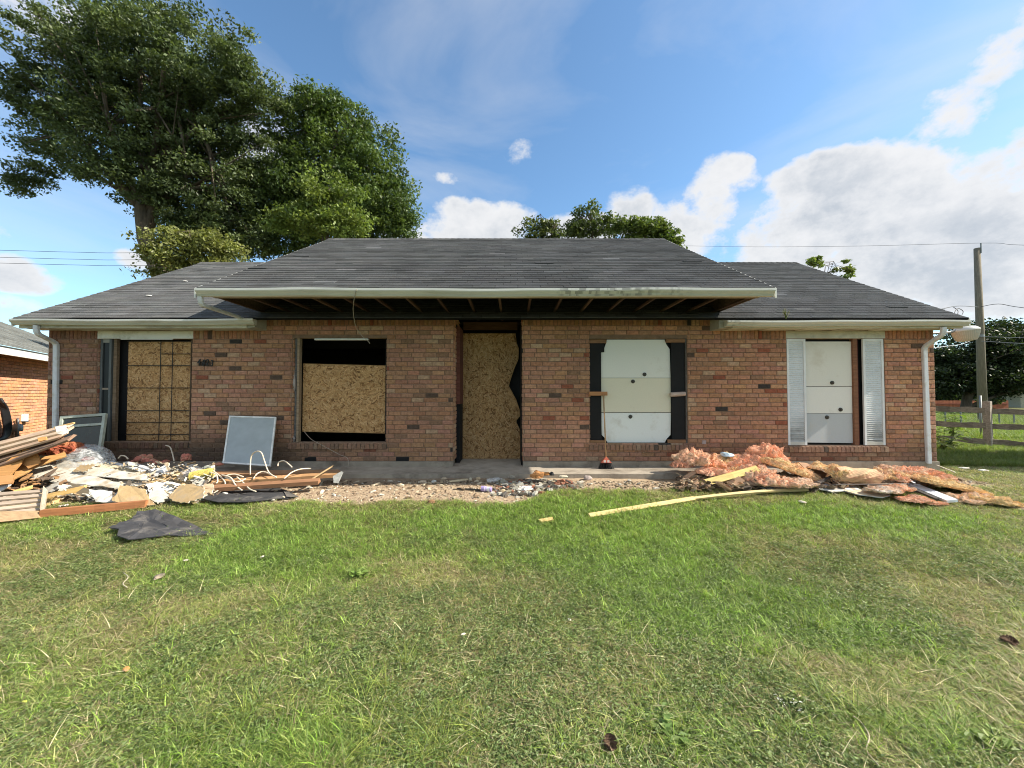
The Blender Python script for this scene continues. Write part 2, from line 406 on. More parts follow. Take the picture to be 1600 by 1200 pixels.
def soldiers(a, b, z0):
    x = a
    while x < b - .01:
        q = min(x + .069, b)
        for (s0, s1) in cut(x, q, z0, z0 + .2):
            c = brick_col(x, 1.6, r); one_brick(mb, s0, s1, z0, z0 + .2, YW, r, tuple(np.array(c) * (.85, .82, .8)))
        x = q
soldiers(XL, XCL, Z0 + 27*CRS); soldiers(XCR, XR, Z0 + 27*CRS); soldiers(XCL, XCR, Z0 + 30*CRS)
# returns: brick ends in the window reveals, door recess and house corners
def returns(x, z0, z1, nrm, d0, d1):
    k0 = int(round((z0 - Z0) / CRS)); z = Z0 + k0 * CRS; k = k0
    while z < z1 - .01:
        za, zb = max(z, z0), min(z + CRS, z1); y = d0
        first = True
        while y < d1 - .01:
            q = min(y + (.1 if (first and k % 2) else BL), d1); first = False
            one_brick(mb, y, q, za, zb, x, r, brick_col(x, z, r), nrm)
            y = q
        z += CRS; k += 1
for (x0, x1, z0, z1) in OPEN:
    d = YW + (.70 if z0 < .4 else .10)
    if z0 < .4: z0 = Z0; z1 = 2.77
    returns(x0 + .001, z0, z1, '+x', YW + .004, d); returns(x1 - .001, z0, z1, '-x', YW + .004, d)
returns(XL, Z0, 2.52, '-x', YW + .004, 12.85); returns(XR, Z0, 2.52, '+x', YW + .004, 12.85)
mb.build('wall', m_brick, house)
# mortar backing (the body of the wall, cut round the openings)
mb = MB()
def slab_with_holes(a, b, z0, z1, holes, y0, y1):
    xsx = sorted({a, b, *[h[0] for h in holes if a < h[0] < b], *[h[1] for h in holes if a < h[1] < b]})
    for p, q in zip(xsx[:-1], xsx[1:]):
        zs = [(z0, z1)]
        for h in holes:
            if h[0] <= p + 1e-6 and h[1] >= q - 1e-6:
                nz_ = []
                for (c, d) in zs:
                    if d <= h[2] or c >= h[3]: nz_.append((c, d)); continue
                    if c < h[2]: nz_.append((c, h[2]))
                    if d > h[3]: nz_.append((h[3], d))
                zs = nz_
        for (c, d) in zs: mb.box(p, q, y0, y1, c, d)
slab_with_holes(XL, XCL, Z0, 2.547, OPEN, YW + .001, YW + .10)
slab_with_holes(XCL, XCR, Z0, 2.768, OPEN, YW + .001, YW + .10)
slab_with_holes(XCR, XR, Z0, 2.547, OPEN, YW + .001, YW + .10)
mb.box(XL, XL + .1, YW + .10, 12.9, Z0, 2.6); mb.box(XR - .1, XR, YW + .10, 12.9, Z0, 2.6); mb.box(XL + .1, XR - .1, 12.8, 12.9, Z0, 2.6)
dx0, dx1 = OPEN[2][:2]
mb.box(dx0 - .09, dx0 - .001, YW + .10, YW + .70, Z0, 2.77); mb.box(dx1 + .001, dx1 + .09, YW + .10, YW + .70, Z0, 2.77)
mb.build('mortar_bed', m_mortar, house)
# interior: floor, ceiling and the room partition behind the openings
mb = MB(); mb.box(XL + .1, XR - .1, YW + .92, 12.8, .20, .255); mb.box(XL + .1, XR - .1, YW + .72, 12.8, 2.74, 2.76)
mb.box(XL + .1, XR - .1, 9.4, 9.5, .28, 2.74); mb.build('interior_lining', m_inside, house)
# foundation ledge and porch slab
bx('foundation', m_conc, house, XL - .01, dx0 - .001, YW - .035, YW + .2, -.1, Z0 - .002); bx('foundation', m_conc, house, dx1 + .001, XR + .01, YW - .035, YW + .2, -.1, Z0 - .002)
bx('threshold', m_conc, house, dx0, dx1, YW + .2, YW + .9, -.1, .262)
slab = MB(); slab.box(wx(300), wx(1260), 5.75, YW - .036, -.1, .262)
slab.box(dx0, dx1, YW - .034, YW + .20, -.1, .262)
tag(slab.build('porch_slab', m_conc), kind='structure')
# rowlock sills
for (x0, x1, z1) in ((OPEN[0][0]+.08, OPEN[0][1]+.02, OPEN[0][2]), (OPEN[1][0]-.03, OPEN[1][1]+.02, OPEN[1][2]), (OPEN[3][0]-.01, OPEN[3][1]+.03, OPEN[3][2]), (OPEN[4][0], OPEN[4][1]+.03, OPEN[4][2])):
    mb = MB(); x = x0
    while x < x1 - .03:
        w = .068 + r.random() * .004; c = np.array(brick_col(x, 1.5, r)) * .55 + np.array((.09,.075,.06)) * .6
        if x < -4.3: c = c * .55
        dzz = (r.random()-.5) * .004
        mb.poly([(x,YW-.045+dzz,z1-.105),(x+w-.008,YW-.045+dzz,z1-.105),(x+w-.008,YW+.09,z1-.105),(x,YW+.09,z1-.105),
                 (x+.003,YW-.042+dzz,z1-.022),(x+w-.011,YW-.042+dzz,z1-.022),(x+w-.011,YW+.09,z1-.002+dzz),(x+.003,YW+.09,z1-.002+dzz)],
                [(0,3,2,1),(4,5,6,7),(0,1,5,4),(1,2,6,5),(2,3,7,6),(3,0,4,7)], tuple(c)); x += w
    mb.box(x0, x - .004, YW - .030, YW + .085, z1 - .1, z1 - .03, (.13,.11,.09))
    mb.build('window_sill', m_brick, house)

# ---- roofs: every shingle tab is a real tab
EY, EZ = 6.02, P(800, 497, 6.02).z; RY = 9.63; RZ = P(800, 411, RY).z
FY, FZ = 5.10, P(800, 450, 5.10).z; FRY = 8.78; FRZ = P(800, 374, FRY).z
def shingles(x0, x1, ey, ez, ry, rz, base, seed, keep=None):
    mb = MB(); r = random.Random(seed)
    Ls = math.hypot(ry-ey, rz-ez); u = Vector((0, (ry-ey)/Ls, (rz-ez)/Ls)); nn = Vector((0, -u.z, u.y))
    ex = .127; rows = int(Ls / ex) + 1; o = Vector((0, ey, ez))
    for k in range(rows):
        s0 = k * ex; s1 = min(s0 + ex + .03, Ls + .01); off = (k % 3) * .1016 + r.random() * .01
        x = x0 - .305 + off
        yc = ey + u.y * s0
        while x < x1:
            a, b2 = max(x + .0028, x0), min(x + .3048 - .0028, x1); x += .3048
            if b2 - a < .01 or (keep and not keep((a+b2)/2, yc)): continue
            dd = (r.random() - .5) * .008; lift = .0075 + r.random() * .004 + (.010 if r.random() < .004 else 0)
            c = base * (0.80 + .36 * r.random()) * (.86 + .3 * float(fbm((a+b2)/2, s0, .9, seed))); cc_ = (c * (.94 + .05*r.random()), c * .985, c * (.99 + .05*r.random()))
            if r.random() < .012: cc_ = tuple(np.array(cc_) * 1.5)
            p = [Vector((a,0,0)) + o + u*(s0+dd) + nn*.0, Vector((b2,0,0)) + o + u*(s0+dd) + nn*.0,
                 Vector((a,0,0)) + o + u*(s0+dd) + nn*lift, Vector((b2,0,0)) + o + u*(s0+dd) + nn*lift,
                 Vector((b2,0,0)) + o + u*s1 + nn*.0015, Vector((a,0,0)) + o + u*s1 + nn*.0015]
            mb.poly(p, [(0,1,3,2), (2,3,4,5), (0,2,5), (1,4,3)], cc_)
    # deck under the tabs, near-black so its underside reads as shaded
    dpt = [Vector((x0,0,0)) + o, Vector((x1,0,0)) + o, Vector((x1,0,0)) + o + u*Ls, Vector((x0,0,0)) + o + u*Ls]
    a_ = [p - nn*.004 for p in dpt]; b_ = [p - nn*.03 for p in dpt]
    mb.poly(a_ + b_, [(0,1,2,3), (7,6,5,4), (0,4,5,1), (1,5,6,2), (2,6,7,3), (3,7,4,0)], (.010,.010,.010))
    return mb
XLR, XRR = P(20, 497, EY).x, P(1514, 500, EY).x
FXL, FXR = P(306, 452, FY).x, P(1211, 452, FY).x
mainL = shingles(XLR, XRR, EY, EZ, RY, RZ, .116, 3)
sl = (RZ - EZ) / (RY - EY); fs = (FRZ - FZ) / (FRY - FY)
def back_slope(mb, x0, x1, ry, rz, by, s):
    bz = rz - s * (by - ry)
    for k in range(18):
        y0 = ry + (by - ry) * k / 18; y1 = ry + (by - ry) * (k+1) / 18; z0 = rz - s*(y0-ry); z1 = rz - s*(y1-ry)
        mb.poly([(x0,y0,z0+.008),(x1,y0,z0+.008),(x1,y1,z1+.012),(x0,y1,z1+.012)], [(3,2,1,0)], (.10,.10,.10))
        mb.poly([(x0,y0,z0-.02),(x1,y0,z0-.02),(x1,y1,z1-.02),(x0,y1,z1-.02)], [(0,1,2,3)], (.03,.03,.03))
back_slope(mainL, XLR, XRR, RY, RZ, 13.24, sl)
mainL.build('roof', m_shingle, house)
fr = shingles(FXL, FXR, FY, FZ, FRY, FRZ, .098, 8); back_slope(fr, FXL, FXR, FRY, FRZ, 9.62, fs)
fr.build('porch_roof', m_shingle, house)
# ridge caps, rake edging
for (x0, x1, y, z) in ((XLR, XRR, RY, RZ), (FXL, FXR, FRY, FRZ)):
    x = x0; mb = MB()
    while x < x1:
        q = min(x + .14, x1); c = .075 + rnd.random() * .05
        mb.poly([(x,y-.14,z-.14*.57+.014),(q,y-.14,z-.14*.57+.010),(q,y,z+.022),(x,y,z+.028),(q,y+.14,z-.14*.57+.012),(x,y+.14,z-.14*.57+.014)], [(0,1,2,3),(3,2,4,5)], (c,c,c)); x = q
    mb.build('ridge_cap', m_shingle, house)
for (x, s, ey, ez, ry, rz) in ((XLR,-1,EY,EZ,RY,RZ), (XRR,1,EY,EZ,RY,RZ), (FXL,-1,FY,FZ,FRY,FRZ), (FXR,1,FY,FZ,FRY,FRZ)):
    mb = MB(); xx0, xx1 = (x-.022, x-.002) if s < 0 else (x+.002, x+.022)
    for (dy, by, bz) in ((0, ry, rz), (1, ry, rz)):
        a = (ey, ez) if dy == 0 else (2*ry-ey if ey > 5.5 else 9.6, ez if ey > 5.5 else rz - fs*(9.6-ry))
        v = []
        for q in (xx0, xx1):
            v += [(q, a[0], a[1]-.13), (q, a[0], a[1]-.002), (q, by, bz-.002), (q, by, bz-.13)]
        mb.poly(v, [(0,1,2,3),(7,6,5,4),(0,4,5,1),(1,5,6,2),(2,6,7,3),(3,7,4,0)], (1,1,1))
    mb.build('rake_board', m_white, house)
# gable triangles (siding) : main ends and the sides of the raised porch roof
for (x, s) in ((XL, -1), (XR, 1)):
    q = x - s*.04; mb = MB()
    mb.poly([(x,EY+.4,2.6),(x,12.85,2.6),(x,RY,RZ-.06),(q,EY+.4,2.6),(q,12.85,2.6),(q,RY,RZ-.06)], [(0,1,2),(5,4,3),(0,3,4,1),(1,4,5,2),(2,5,3,0)], (.3,.2,.14)); mb.build('gable_siding', m_wood_dark, house)
for (x, s) in ((FXL+.10, -1), (FXR-.10, 1)):
    q = x - s*.02; mb = MB()
    y0, y1 = FY+.06, FRY; z0 = FZ + fs*.06 - .05; z1 = FZ + fs*(y1-FY) - .05
    mb.poly([(x,y0,z0-.06),(x,9.55,2.80),(x,y1,z1),(q,y0,z0-.06),(q,9.55,2.80),(q,y1,z1)], [(0,1,2),(5,4,3),(0,3,4,1),(1,4,5,2),(2,5,3,0)], (.16,.11,.08)); mb.build('gable_siding', m_wood_dark, house)
# gutters (K profile), fascia, soffit
def gutter(x0, x1, yb, zt, h, w, stain=None):
    mb = MB(); prof = [(0,0),(-.004,-h*.02),(-w*.02,-h),(-w*.62,-h),(-w*.70,-h*.72),(-w*.96,-h*.42),(-w,-h*.30),(-w,-h*.02),(-w+.012,0),(-w+.012,-.012),(-w*.6,-h*.9),(-.01,-h*.9)]
    n_ = max(2, int((x1-x0)/(.018 if stain else .06))); kk = len(prof)
    for i in range(n_):
        a = x0 + (x1-x0)*i/n_; b2 = x0 + (x1-x0)*(i+1)/n_
        wob = lambda x: .006*math.sin(x*1.3+yb) + .003*math.sin(x*4.1)
        for k in range(kk-1):
            p, q = prof[k], prof[k+1]; c = np.array((.70,.69,.65))
            if 3 <= k <= 5: c = np.array((.55,.54,.48))
            if k == 3: c = np.array((.42,.42,.34))
            if stain:
                sx = sum(float(sstep(s0-.25, s0, a) * sstep(s1+.25, s1, a)) for s0, s1 in stain)
                v = float(fbm(a, k*.35, 22, 5)); d_ = float(sstep(.58, .40, v)) * min(sx, 1) * (.6 if 3 <= k <= 6 else .12) * float(sstep(.25,.6,fbm(a, 0, 4, 6))); c = c*(1-d_*.88) + np.array((.05,.05,.045))*d_*.88
            v2 = float(fbm(a*.7, k*1.0, 3, 12)); c = c * (.86 + .24*v2)
            mb.poly([(a,yb+p[0],zt+p[1]+wob(a)),(b2,yb+p[0],zt+p[1]+wob(b2)),(b2,yb+q[0],zt+q[1]+wob(b2)),(a,yb+q[0],zt+q[1]+wob(a))], [(0,1,2,3)], tuple(c))
    for x in (x0, x1):
        mb.poly([(x,yb+p[0],zt+p[1]) for p in prof[:9]], [tuple(range(9))], (.55,.54,.48))
    return mb
g = gutter(P(20,497,6.0).x, P(398,500,6.0).x, 6.05, P(800,498,5.95).z, .085, .10); g.build('gutter', m_gutter, house)
g = gutter(P(1134,500,6.0).x, P(1512,503,6.0).x, 6.05, P(800,500,5.95).z, .085, .10, [(3.2, 3.6)]); g.build('gutter', m_gutter, house)
g = gutter(P(303,450,5.0).x, P(1213,450,5.0).x, 5.12, P(800,450,5.02).z, .098, .11, [(P(890,450,5).x, P(1060,450,5).x)]); g.build('gutter', m_gutter, house)
for (a, b2) in ((XLR+.06, XCL-.02), (XCR+.02, XRR-.06)):
    mb = MB(); mb.box(a, b2, 6.052, 6.085, 2.475, 2.60)
    n_ = int((b2-a)/.6)
    for i in range(n_):    # sagging soffit boards
        p, q = a + (b2-a)*i/n_, a + (b2-a)*(i+1)/n_ - .003
        d = .012*rnd.random()
        mb.poly([(p,6.088,2.487-d),(q,6.088,2.487),(q,YW-.012,2.492),(p,YW-.012,2.492-d),(p,6.088,2.50),(q,6.088,2.50),(q,YW-.012,2.505),(p,YW-.012,2.505)], [(3,2,1,0),(4,5,6,7),(0,1,5,4),(1,2,6,5),(2,3,7,6),(3,0,4,7)])
    mb.build('soffit', m_soffit, house)
m_eave = M('eave_box_paint', (.33,.32,.27), rough=.7, va=.15)
# boxed eave ends beside the raised bay
for (px0, px1, s) in ((386, 407, 1), (1122, 1143, -1)):
    x0, x1 = sorted((P(px0,500,6.1).x, P(px1,500,6.2).x)); mb = MB()
    mb.poly([(x0,6.07,2.475),(x1,6.07,2.50),(x1,6.36,2.49),(x0,6.36,2.48),(x0,6.07,2.62),(x1,6.07,2.655),(x1,6.36,2.70),(x0,6.36,2.66)], [(3,2,1,0),(4,5,6,7),(0,1,5,4),(1,2,6,5),(2,3,7,6),(3,0,4,7)])
    mb.build('eave_box', m_eave, house)
# front fascia and bare rafters
mb = MB(); fz = P(800, 462, 5.15).z
mb.box(FXL+.02, FXR-.02, 5.122, 5.155, fz + .005, FZ - .012, (.36,.34,.27)); mb.build('fascia', m_soffit, house)
mb = MB(); mb.box(FXL+.12, FXR-.12, 5.156, 5.29, fz - .002, fz + .035, (.30,.24,.17)); mb.build('soffit_nailer', m_wood_dark, house)
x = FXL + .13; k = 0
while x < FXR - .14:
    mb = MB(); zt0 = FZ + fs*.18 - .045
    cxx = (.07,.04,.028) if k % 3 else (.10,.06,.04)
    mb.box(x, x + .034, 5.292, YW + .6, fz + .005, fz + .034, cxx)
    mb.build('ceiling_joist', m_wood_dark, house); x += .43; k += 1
# near-black panel behind the joists, painted as the open attic's shade
mb = MB(); mb.box(FXL+.13, FXR-.13, YW+.90, YW+.92, 2.3, 3.9, (.012,.011,.010)); mb.build('attic_shade_panel', m_wood_dark, house)
# downspouts
def downspout(pts, w=.072, d=.05):
    mb = MB(); pts = [Vector(p) for p in pts]; rings = []
    for i, p in enumerate(pts):
        dd = (pts[min(i+1,len(pts)-1)] - pts[max(i-1,0)]).normalized()
        a = Vector((1,0,0)) - dd*dd.x if abs(dd.x) < .8 else Vector((0,0,1)) - dd*dd.z
        a.normalize(); b_ = dd.cross(a).normalized()
        e = .008
        sh_ = [(-w/2+e,-d/2),(w/2-e,-d/2),(w/2,-d/2+e),(w/2,d/2-e),(w/2-e,d/2),(-w/2+e,d/2),(-w/2,d/2-e),(-w/2,-d/2+e)]
        rings.append([p + a*q[0] + b_*q[1] for q in sh_])
    v = [q for g_ in rings for q in g_]; f = []
    for i in range(len(pts)-1):
        for k in range(8): f.append((i*8+k, i*8+(k+1)%8, (i+1)*8+(k+1)%8, (i+1)*8+k))
    mb.poly(v, f + [tuple(range(8)), tuple((len(pts)-1)*8+k for k in range(8))]); return mb
yd = YW - .045
def bend(pts, n=3):
    out = [Vector(pts[0])]
    for i in range(1, len(pts)-1):
        p = Vector(pts[i]); a = (Vector(pts[i-1])-p); b_ = (Vector(pts[i+1])-p); q = .055
        for t_ in np.linspace(0, 1, n+1):
            s0 = p + a.normalized()*q; s1 = p + b_.normalized()*q
            out.append(s0*(1-t_)**2 + p*2*t_*(1-t_) + s1*t_**2)
    out.append(Vector(pts[-1])); return out
downspout(bend([P(57,508,6.02), P(57,521,6.04), P(88,536,yd), P(86,722,yd)])).build('downspout', m_down, house)
downspout(bend([P(1474,511,6.02), P(1474,522,6.04), P(1444,542,yd), P(1451,724,yd)])).build('downspout', m_down, house)
downspout(bend([P(313,463,5.08), P(314,476,5.10), P(372,495,5.95), P(380,499,6.05)]), .06, .045).build('downspout', m_gutter and m_down, house)

# ---- windows
def osb(mb, inside, x0, x1, z0, z1, y, n, seed, tone=(1,1,1)):
    """strand board: thousands of overlapping wood strands pressed on a sheet"""
    r = random.Random(seed)
    pal = [(.46,.26,.115),(.39,.21,.085),(.52,.315,.145),(.32,.165,.065),(.48,.285,.125),(.57,.37,.19),(.20,.10,.04)]
    for i in range(n):
        cx, cz = x0 + r.random()*(x1-x0), z0 + r.random()*(z1-z0)
        if not inside(cx, cz): continue
        a = r.gauss(0, 1.0) + (math.pi/2 if seed % 2 else 0); ln = .02 + .038*r.random(); w = .004 + .010*r.random()
        ca, sa = math.cos(a), math.sin(a); off = .0004 + (i % 97) / 97 * .0022
        pts = [(-ln,-w*.4),(-ln*.5,-w),(ln*.6,-w*.8),(ln,0),(ln*.5,w),(-ln*.7,w*.8)]
        q = []; ok = True
        for (u_, v_) in pts:
            X_, Z_ = cx + u_*ca - v_*sa, cz + u_*sa + v_*ca
            X_ = min(max(X_, x0), x1); Z_ = min(max(Z_, z0), z1)
            if not inside(X_, Z_): ok = False; break
            q.append((X_, y - off - r.random()*.0006, Z_))
        if not ok: continue
        c = np.array(pal[r.randrange(7) if r.random() < .8 else 2]) * (.85 + .3*r.random()) * tone
        mb.face(q, tuple(c))
def fix_holes(mb, x0, x1, z0, z1, y): pass
# window 1 (left wing)
x0, x1, z0, z1 = OPEN[0]
w1 = MB(); w1.box(x0-.0+.002, x1+.02, YW-.012, YW+.03, z1-.002, 2.478, (1,1,1)); 
bx('trim_strip', m_white, house, wx(187), wx(268), YW-.006, YW+.012, z1-.018, z1-.003)
w1.build('head_trim', m_white, house)
f = MB()
for (a, b2) in ((wx(152), wx(155.5)), (wx(166), wx(169.5))): f.box(a, b2, YW+.03, YW+.07, z0, z1, (.10,.11,.115))
f.box(wx(155.5), wx(166), YW+.035, YW+.065, wz(609), wz(606), (.25,.20,.16)); f.box(wx(155.5), wx(166), YW+.035, YW+.065, wz(535), z1, (.28,.27,.25))
win = f.build('window', m_plain, house)
gm = M('dark_glass', (.012,.014,.017), rough=.35, spec=.25, va=.1)
q = MB(); q.box(wx(155.4), wx(166.1), YW+.048, YW+.052, z0, z1); q.build('pane', gm, win)
bx('stud', m_wood_dark, house, wx(171), wx(176), YW+.05, YW+.10, z0, z1, (.17,.12,.08)); bx('stud', m_wood_dark, house, wx(292.5), wx(294), YW+.05, YW+.10, z0, z1, (.12,.08,.05))
bx0, bx1, bz0, bz1 = wx(187), wx(294), z0 + .004, z1 - .02
bb = MB(); bb.box(bx0, bx1, YW+.13, YW+.142, bz0, bz1, (.37,.22,.10)); osb(bb, lambda x, z: True, bx0, bx1, bz0, bz1, YW+.13, 5200, 2)
bb.build('strand_board', m_osb, house)
bars = MB()
for px in (241, 260): bars.tube([(wx(px), YW+.10, z0), (wx(px), YW+.10, z1)], .006, 6)
for i, py in enumerate((552, 570.5, 606, 642, 660.5, 680)): bars.tube([(wx(241 if i in (0, 7) else 187), YW+.105, wz(py)), (wx(295), YW+.105, wz(py))], .006, 6)
bars.tube([(wx(187), YW+.105, z1-.03), (wx(297), YW+.105, z1-.03)], .008, 6); bars.tube([(wx(296), YW+.105, z0), (wx(296), YW+.105, z1)], .01, 6)
bars.build('burglar_bars', m_iron, house)
bx('void_shade_panel', m_black, house, wx(150), wx(186.5), YW+.16, YW+.17, z0, z1)  # near-black sheet painted as the shade in the gap
# window 2
x0, x1, z0, z1 = OPEN[1]
bx('stud', m_wood_dark, house, wx(462.5), wx(466), YW+.02, YW+.10, z0, z1, (.30,.22,.15)); bx('stud', m_wood_dark, house, wx(457), wx(460), YW+.06, YW+.10, z0, z1, (.18,.18,.18))
q = MB(); q.tube([P(459,578,YW+.05), P(460,600,YW+.04), P(459,612,YW+.05)], [.012,.03,.014], 8, (.38,.33,.31)); q.build('sealant_foam', m_plain, house); q = MB(); q.tube([P(458,680,YW+.05), P(460,686,YW+.03), P(459,690,YW+.05)], [.012,.022,.014], 8, (.3,.26,.25)); q.build('sealant_foam', m_plain, house)
q = MB(); q.box(wx(490), wx(574), YW+.0, YW+.06, z1-.035, z1-.008); q.build('lintel_strip', m_white, house)
bz0, bz1 = wz(679), wz(567)
top = lambda x: bz1 - .035*(x - wx(467))/(wx(600) - wx(467)); bot = lambda x: bz0 - .03*(x - wx(467))/(wx(600) - wx(467)) + .035
ins = lambda x, z: bot(x) <= z <= top(x)
bx0, bx1 = wx(467), wx(600)
bb = MB(); v = [(bx0,YW+.12,bot(bx0)),(bx1,YW+.12,bot(bx1)),(bx1,YW+.12,top(bx1)),(bx0,YW+.12,top(bx0))]; v += [(a,b_+.012,c) for a,b_,c in v]
bb.poly(v, [(0,1,2,3),(7,6,5,4),(0,4,5,1),(1,5,6,2),(2,6,7,3),(3,7,4,0)], (.37,.22,.10)); osb(bb, ins, bx0, bx1, bz0-.02, bz1, YW+.12, 5600, 4)
bb.build('strand_board', m_osb, house)
q = MB(); q.box(wx(600.5), wx(603.4), YW+.05, YW+.10, z0, z1, (.02,.02,.02)); q.build('stud', m_wood_dark, house)
# doorway: strand board with a torn right edge, old jamb, dark header
yb = YW + .72; zd0, zd1 = .264, P(760, 521, yb).z
edge = [(521, 806), (535, 807), (545, 811), (562, 810), (575, 804), (590, 799), (603, 795), (612, 800), (625, 807), (640, 812), (650, 813), (658, 806), (668, 811), (680, 815), (719, 815)]
ez = [P(0, e[0], yb).z for e in edge]; exx = [P(e[1], 600, yb).x for e in edge]
def redge(z): return float(np.interp(-z, [-e for e in ez], exx))
L0 = P(717.5, 600, yb).x
bb = MB(); zz = np.linspace(zd0, zd1, 60)
for a, b2 in zip(zz[:-1], zz[1:]):
    v = [(L0,yb,a),(redge(a),yb,a),(redge(b2),yb,b2),(L0,yb,b2)]; v += [(p,q_+.012,s_) for p,q_,s_ in v]
    bb.poly(v, [(0,1,2,3),(7,6,5,4),(0,4,5,1),(1,5,6,2),(2,6,7,3),(3,7,4,0)], (.34,.20,.09))
osb(bb, lambda x, z: x <= redge(z), L0, max(exx), zd0, zd1, yb, 9000, 5, (.92,.92,.92))
bb.build('door_board', m_osb, house)
bx('door_frame', m_wood_dark, house, dx0+.004, dx0+.075, YW+.25, YW+.70, wz(632), 2.6, (.16,.06,.045)); bx('door_frame', m_wood_dark, house, dx0+.004, dx0+.07, YW+.3, YW+.70, .264, wz(632)-.002, (.015,.015,.016))
bx('door_header', m_wood_dark, house, dx0+.08, dx1-.08, YW+.66, YW+.72, zd1+.06, zd1+.20, (.10,.05,.03)); bx('door_frame', m_wood_dark, house, dx1-.03, dx1-.004, YW+.10, YW+.70, .264, 2.6, (.02,.018,.016))
bx('void_shade_panel', m_black, house, dx0, dx1, YW+.84, YW+.85, .264, 2.6)  # dark sheet stands in for the shaded void behind the doorway
# window 3: white panels between felt strips
x0, x1, z0, z1 = OPEN[3]
def panel_part(name, poly, y, t_, col, parent):
    q = MB(); n_ = len(poly); v = [(p[0], y, p[1]) for p in poly] + [(p[0], y+t_, p[1]) for p in poly]
    q.poly(v, [tuple(range(n_)), tuple(range(2*n_-1, n_-1, -1))] + [(k, n_+k, n_+(k+1)%n_, (k+1)%n_) for k in range(n_)], col)
    return q.build(name, m_panel, parent)
def pw(l_): return [(wx(a), wz(b_)) for a, b_ in l_]
pa = panel_part('white_panel', pw([(940,590),(939.5,552),(945,546),(949,535),(950,530),(1041,530),(1044,538),(1049,545),(1050,590)]), YW+.05, .02, (.74,.74,.69), house)
pbb = panel_part('beige_panel', pw([(940,644.5),(940,590.6),(1050,590.6),(1050,644.5)]), YW+.052, .02, (.70,.66,.53), house); pbb['label'] = 'beige middle panel'
pc = panel_part('white_panel', pw([(950,692),(945,684),(941,680),(940,645.4),(1050,645.4),(1049,680),(1043,686),(1040,692)]), YW+.05, .02, (.76,.78,.77), house)
def bolt(px, py, y, par, s=1.0):
    q = MB(); c = P(px, py, y); Mx = Matrix.Rotation(math.pi/2, 3, 'X')
    q.lathe([(0.001,.03),(.012,.03),(.014,.018),(.03,.014),(.033,0)], c, 12, (1,1,1), 0, Mx.to_4x4()); q.build('bolt', m_bolt, par)
bolt(1007,585,YW+.05,pa); bolt(989,596,YW+.052,pbb); bolt(985,651,YW+.05,pc)
q = MB(); q.box(x0+.003, wx(940), YW+.02, YW+.03, z0+.06, z1-.05, (.018,.019,.021)); q.box(wx(940)+.001, wx(945), YW+.02, YW+.03, wz(550), z1-.05, (.018,.019,.021)); q.build('felt_strip', m_black, house)
bx('felt_strip', m_black, house, wx(1050), wx(1071), YW+.02, YW+.03, z0+.06, z1-.05, (.018,.019,.021))
for (a, b2, c, d) in ((921.5,948,536,530.5),(1042,1071,535,530),(921.5,946,692,688),(1043,1071,692,687)):
    bx('blocking', m_wood_dark, house, wx(a)+.004, wx(b2), YW+.0, YW+.045, wz(c), wz(d), (.24,.13,.07))
bx('stud', m_wood_dark, house, wx(1071.5), wx(1073.4), YW+.0, YW+.06, z0, z1, (.10,.09,.08))
q = MB(); q.box(x0-.01, wx(948), YW-.05, YW+.02, wz(618), wz(612), (.42,.20,.09)); q.build('brace_block', m_wood, house)
q = MB(); q.lathe([(.001,0),(.035,.002),(.038,.02),(.036,.24),(.001,.242)], P(1047.5,616.5,YW-.01), 12, (.47,.36,.31), 0, Matrix.Rotation(R(87), 4, 'Y')); q.build('foam_roll', m_plain, house)
bx('void_shade_panel', m_black, house, x0, x1, YW+.09, YW+.099, z0, z1)  # black sheet painted as the void behind the panels
# window 4 with louvred shutters
x0, x1, z0, z1 = OPEN[4]
bx('head_trim', M('head_trim_paint', (.50,.50,.43), rough=.6, dirt=(.3,.29,.22), ds=2), house, x0-.012, x1+.01, YW-.012, YW+.03, z1+.002, 2.478)
def shutter(a, b2, seed):
    r = random.Random(seed); q = MB(); c = (.67,.70,.72); y0 = YW+.0; fw = .035
    q.box(a, a+fw, y0, y0+.03, z0+.005, z1-.004, c); q.box(b2-fw, b2, y0, y0+.03, z0+.005, z1-.004, c)
    q.box(a+fw+.001, b2-fw-.001, y0+.001, y0+.029, z1-.05, z1-.004, c); q.box(a+fw+.001, b2-fw-.001, y0+.001, y0+.029, z0+.005, z0+.06, (.5,.5,.46))
    sh_ = q.build('shutter', m_shut, house); q = MB()
    z = z0 + .062
    while z < z1 - .06:
        h_ = (z - z0)
        d = float(sstep(.62, .05, h_)) * (.3 + .8*r.random()); c_ = np.array((.68,.71,.73))*(1-d*.62) + np.array((.20,.19,.15))*d*.62
        zz_ = z + r.uniform(-.001,.001)
        n_ = 8
        for i in range(n_):
            u0 = a+fw+.002 + (b2-a-2*fw-.004)*i/n_; u1 = a+fw+.002 + (b2-a-2*fw-.004)*(i+1)/n_
            ck = c_ * (1 - .5*float(sstep(.6,.1,h_))*float(fbm(u0, z, 14, seed)))
            q.poly([(u0,y0+.004,zz_),(u1,y0+.004,zz_),(u1,y0+.018,zz_+.0265),(u0,y0+.018,zz_+.0265),(u0,y0+.006,zz_-.006),(u1,y0+.006,zz_-.006)], [(0,1,2,3),(4,5,1,0)], tuple(ck))
        z += .033
    q.build('louvres', m_shut, sh_); bx('louvre_gap_shade', m_shut, sh_, a+fw+.001, b2-fw-.001, y0+.026, y0+.0295, z0+.06, z1-.05, (.16,.16,.15))  # dark grey sheet stands for the shade between slats
shutter(wx(1230.5), wx(1260), 1); shutter(wx(1350), wx(1382), 2)
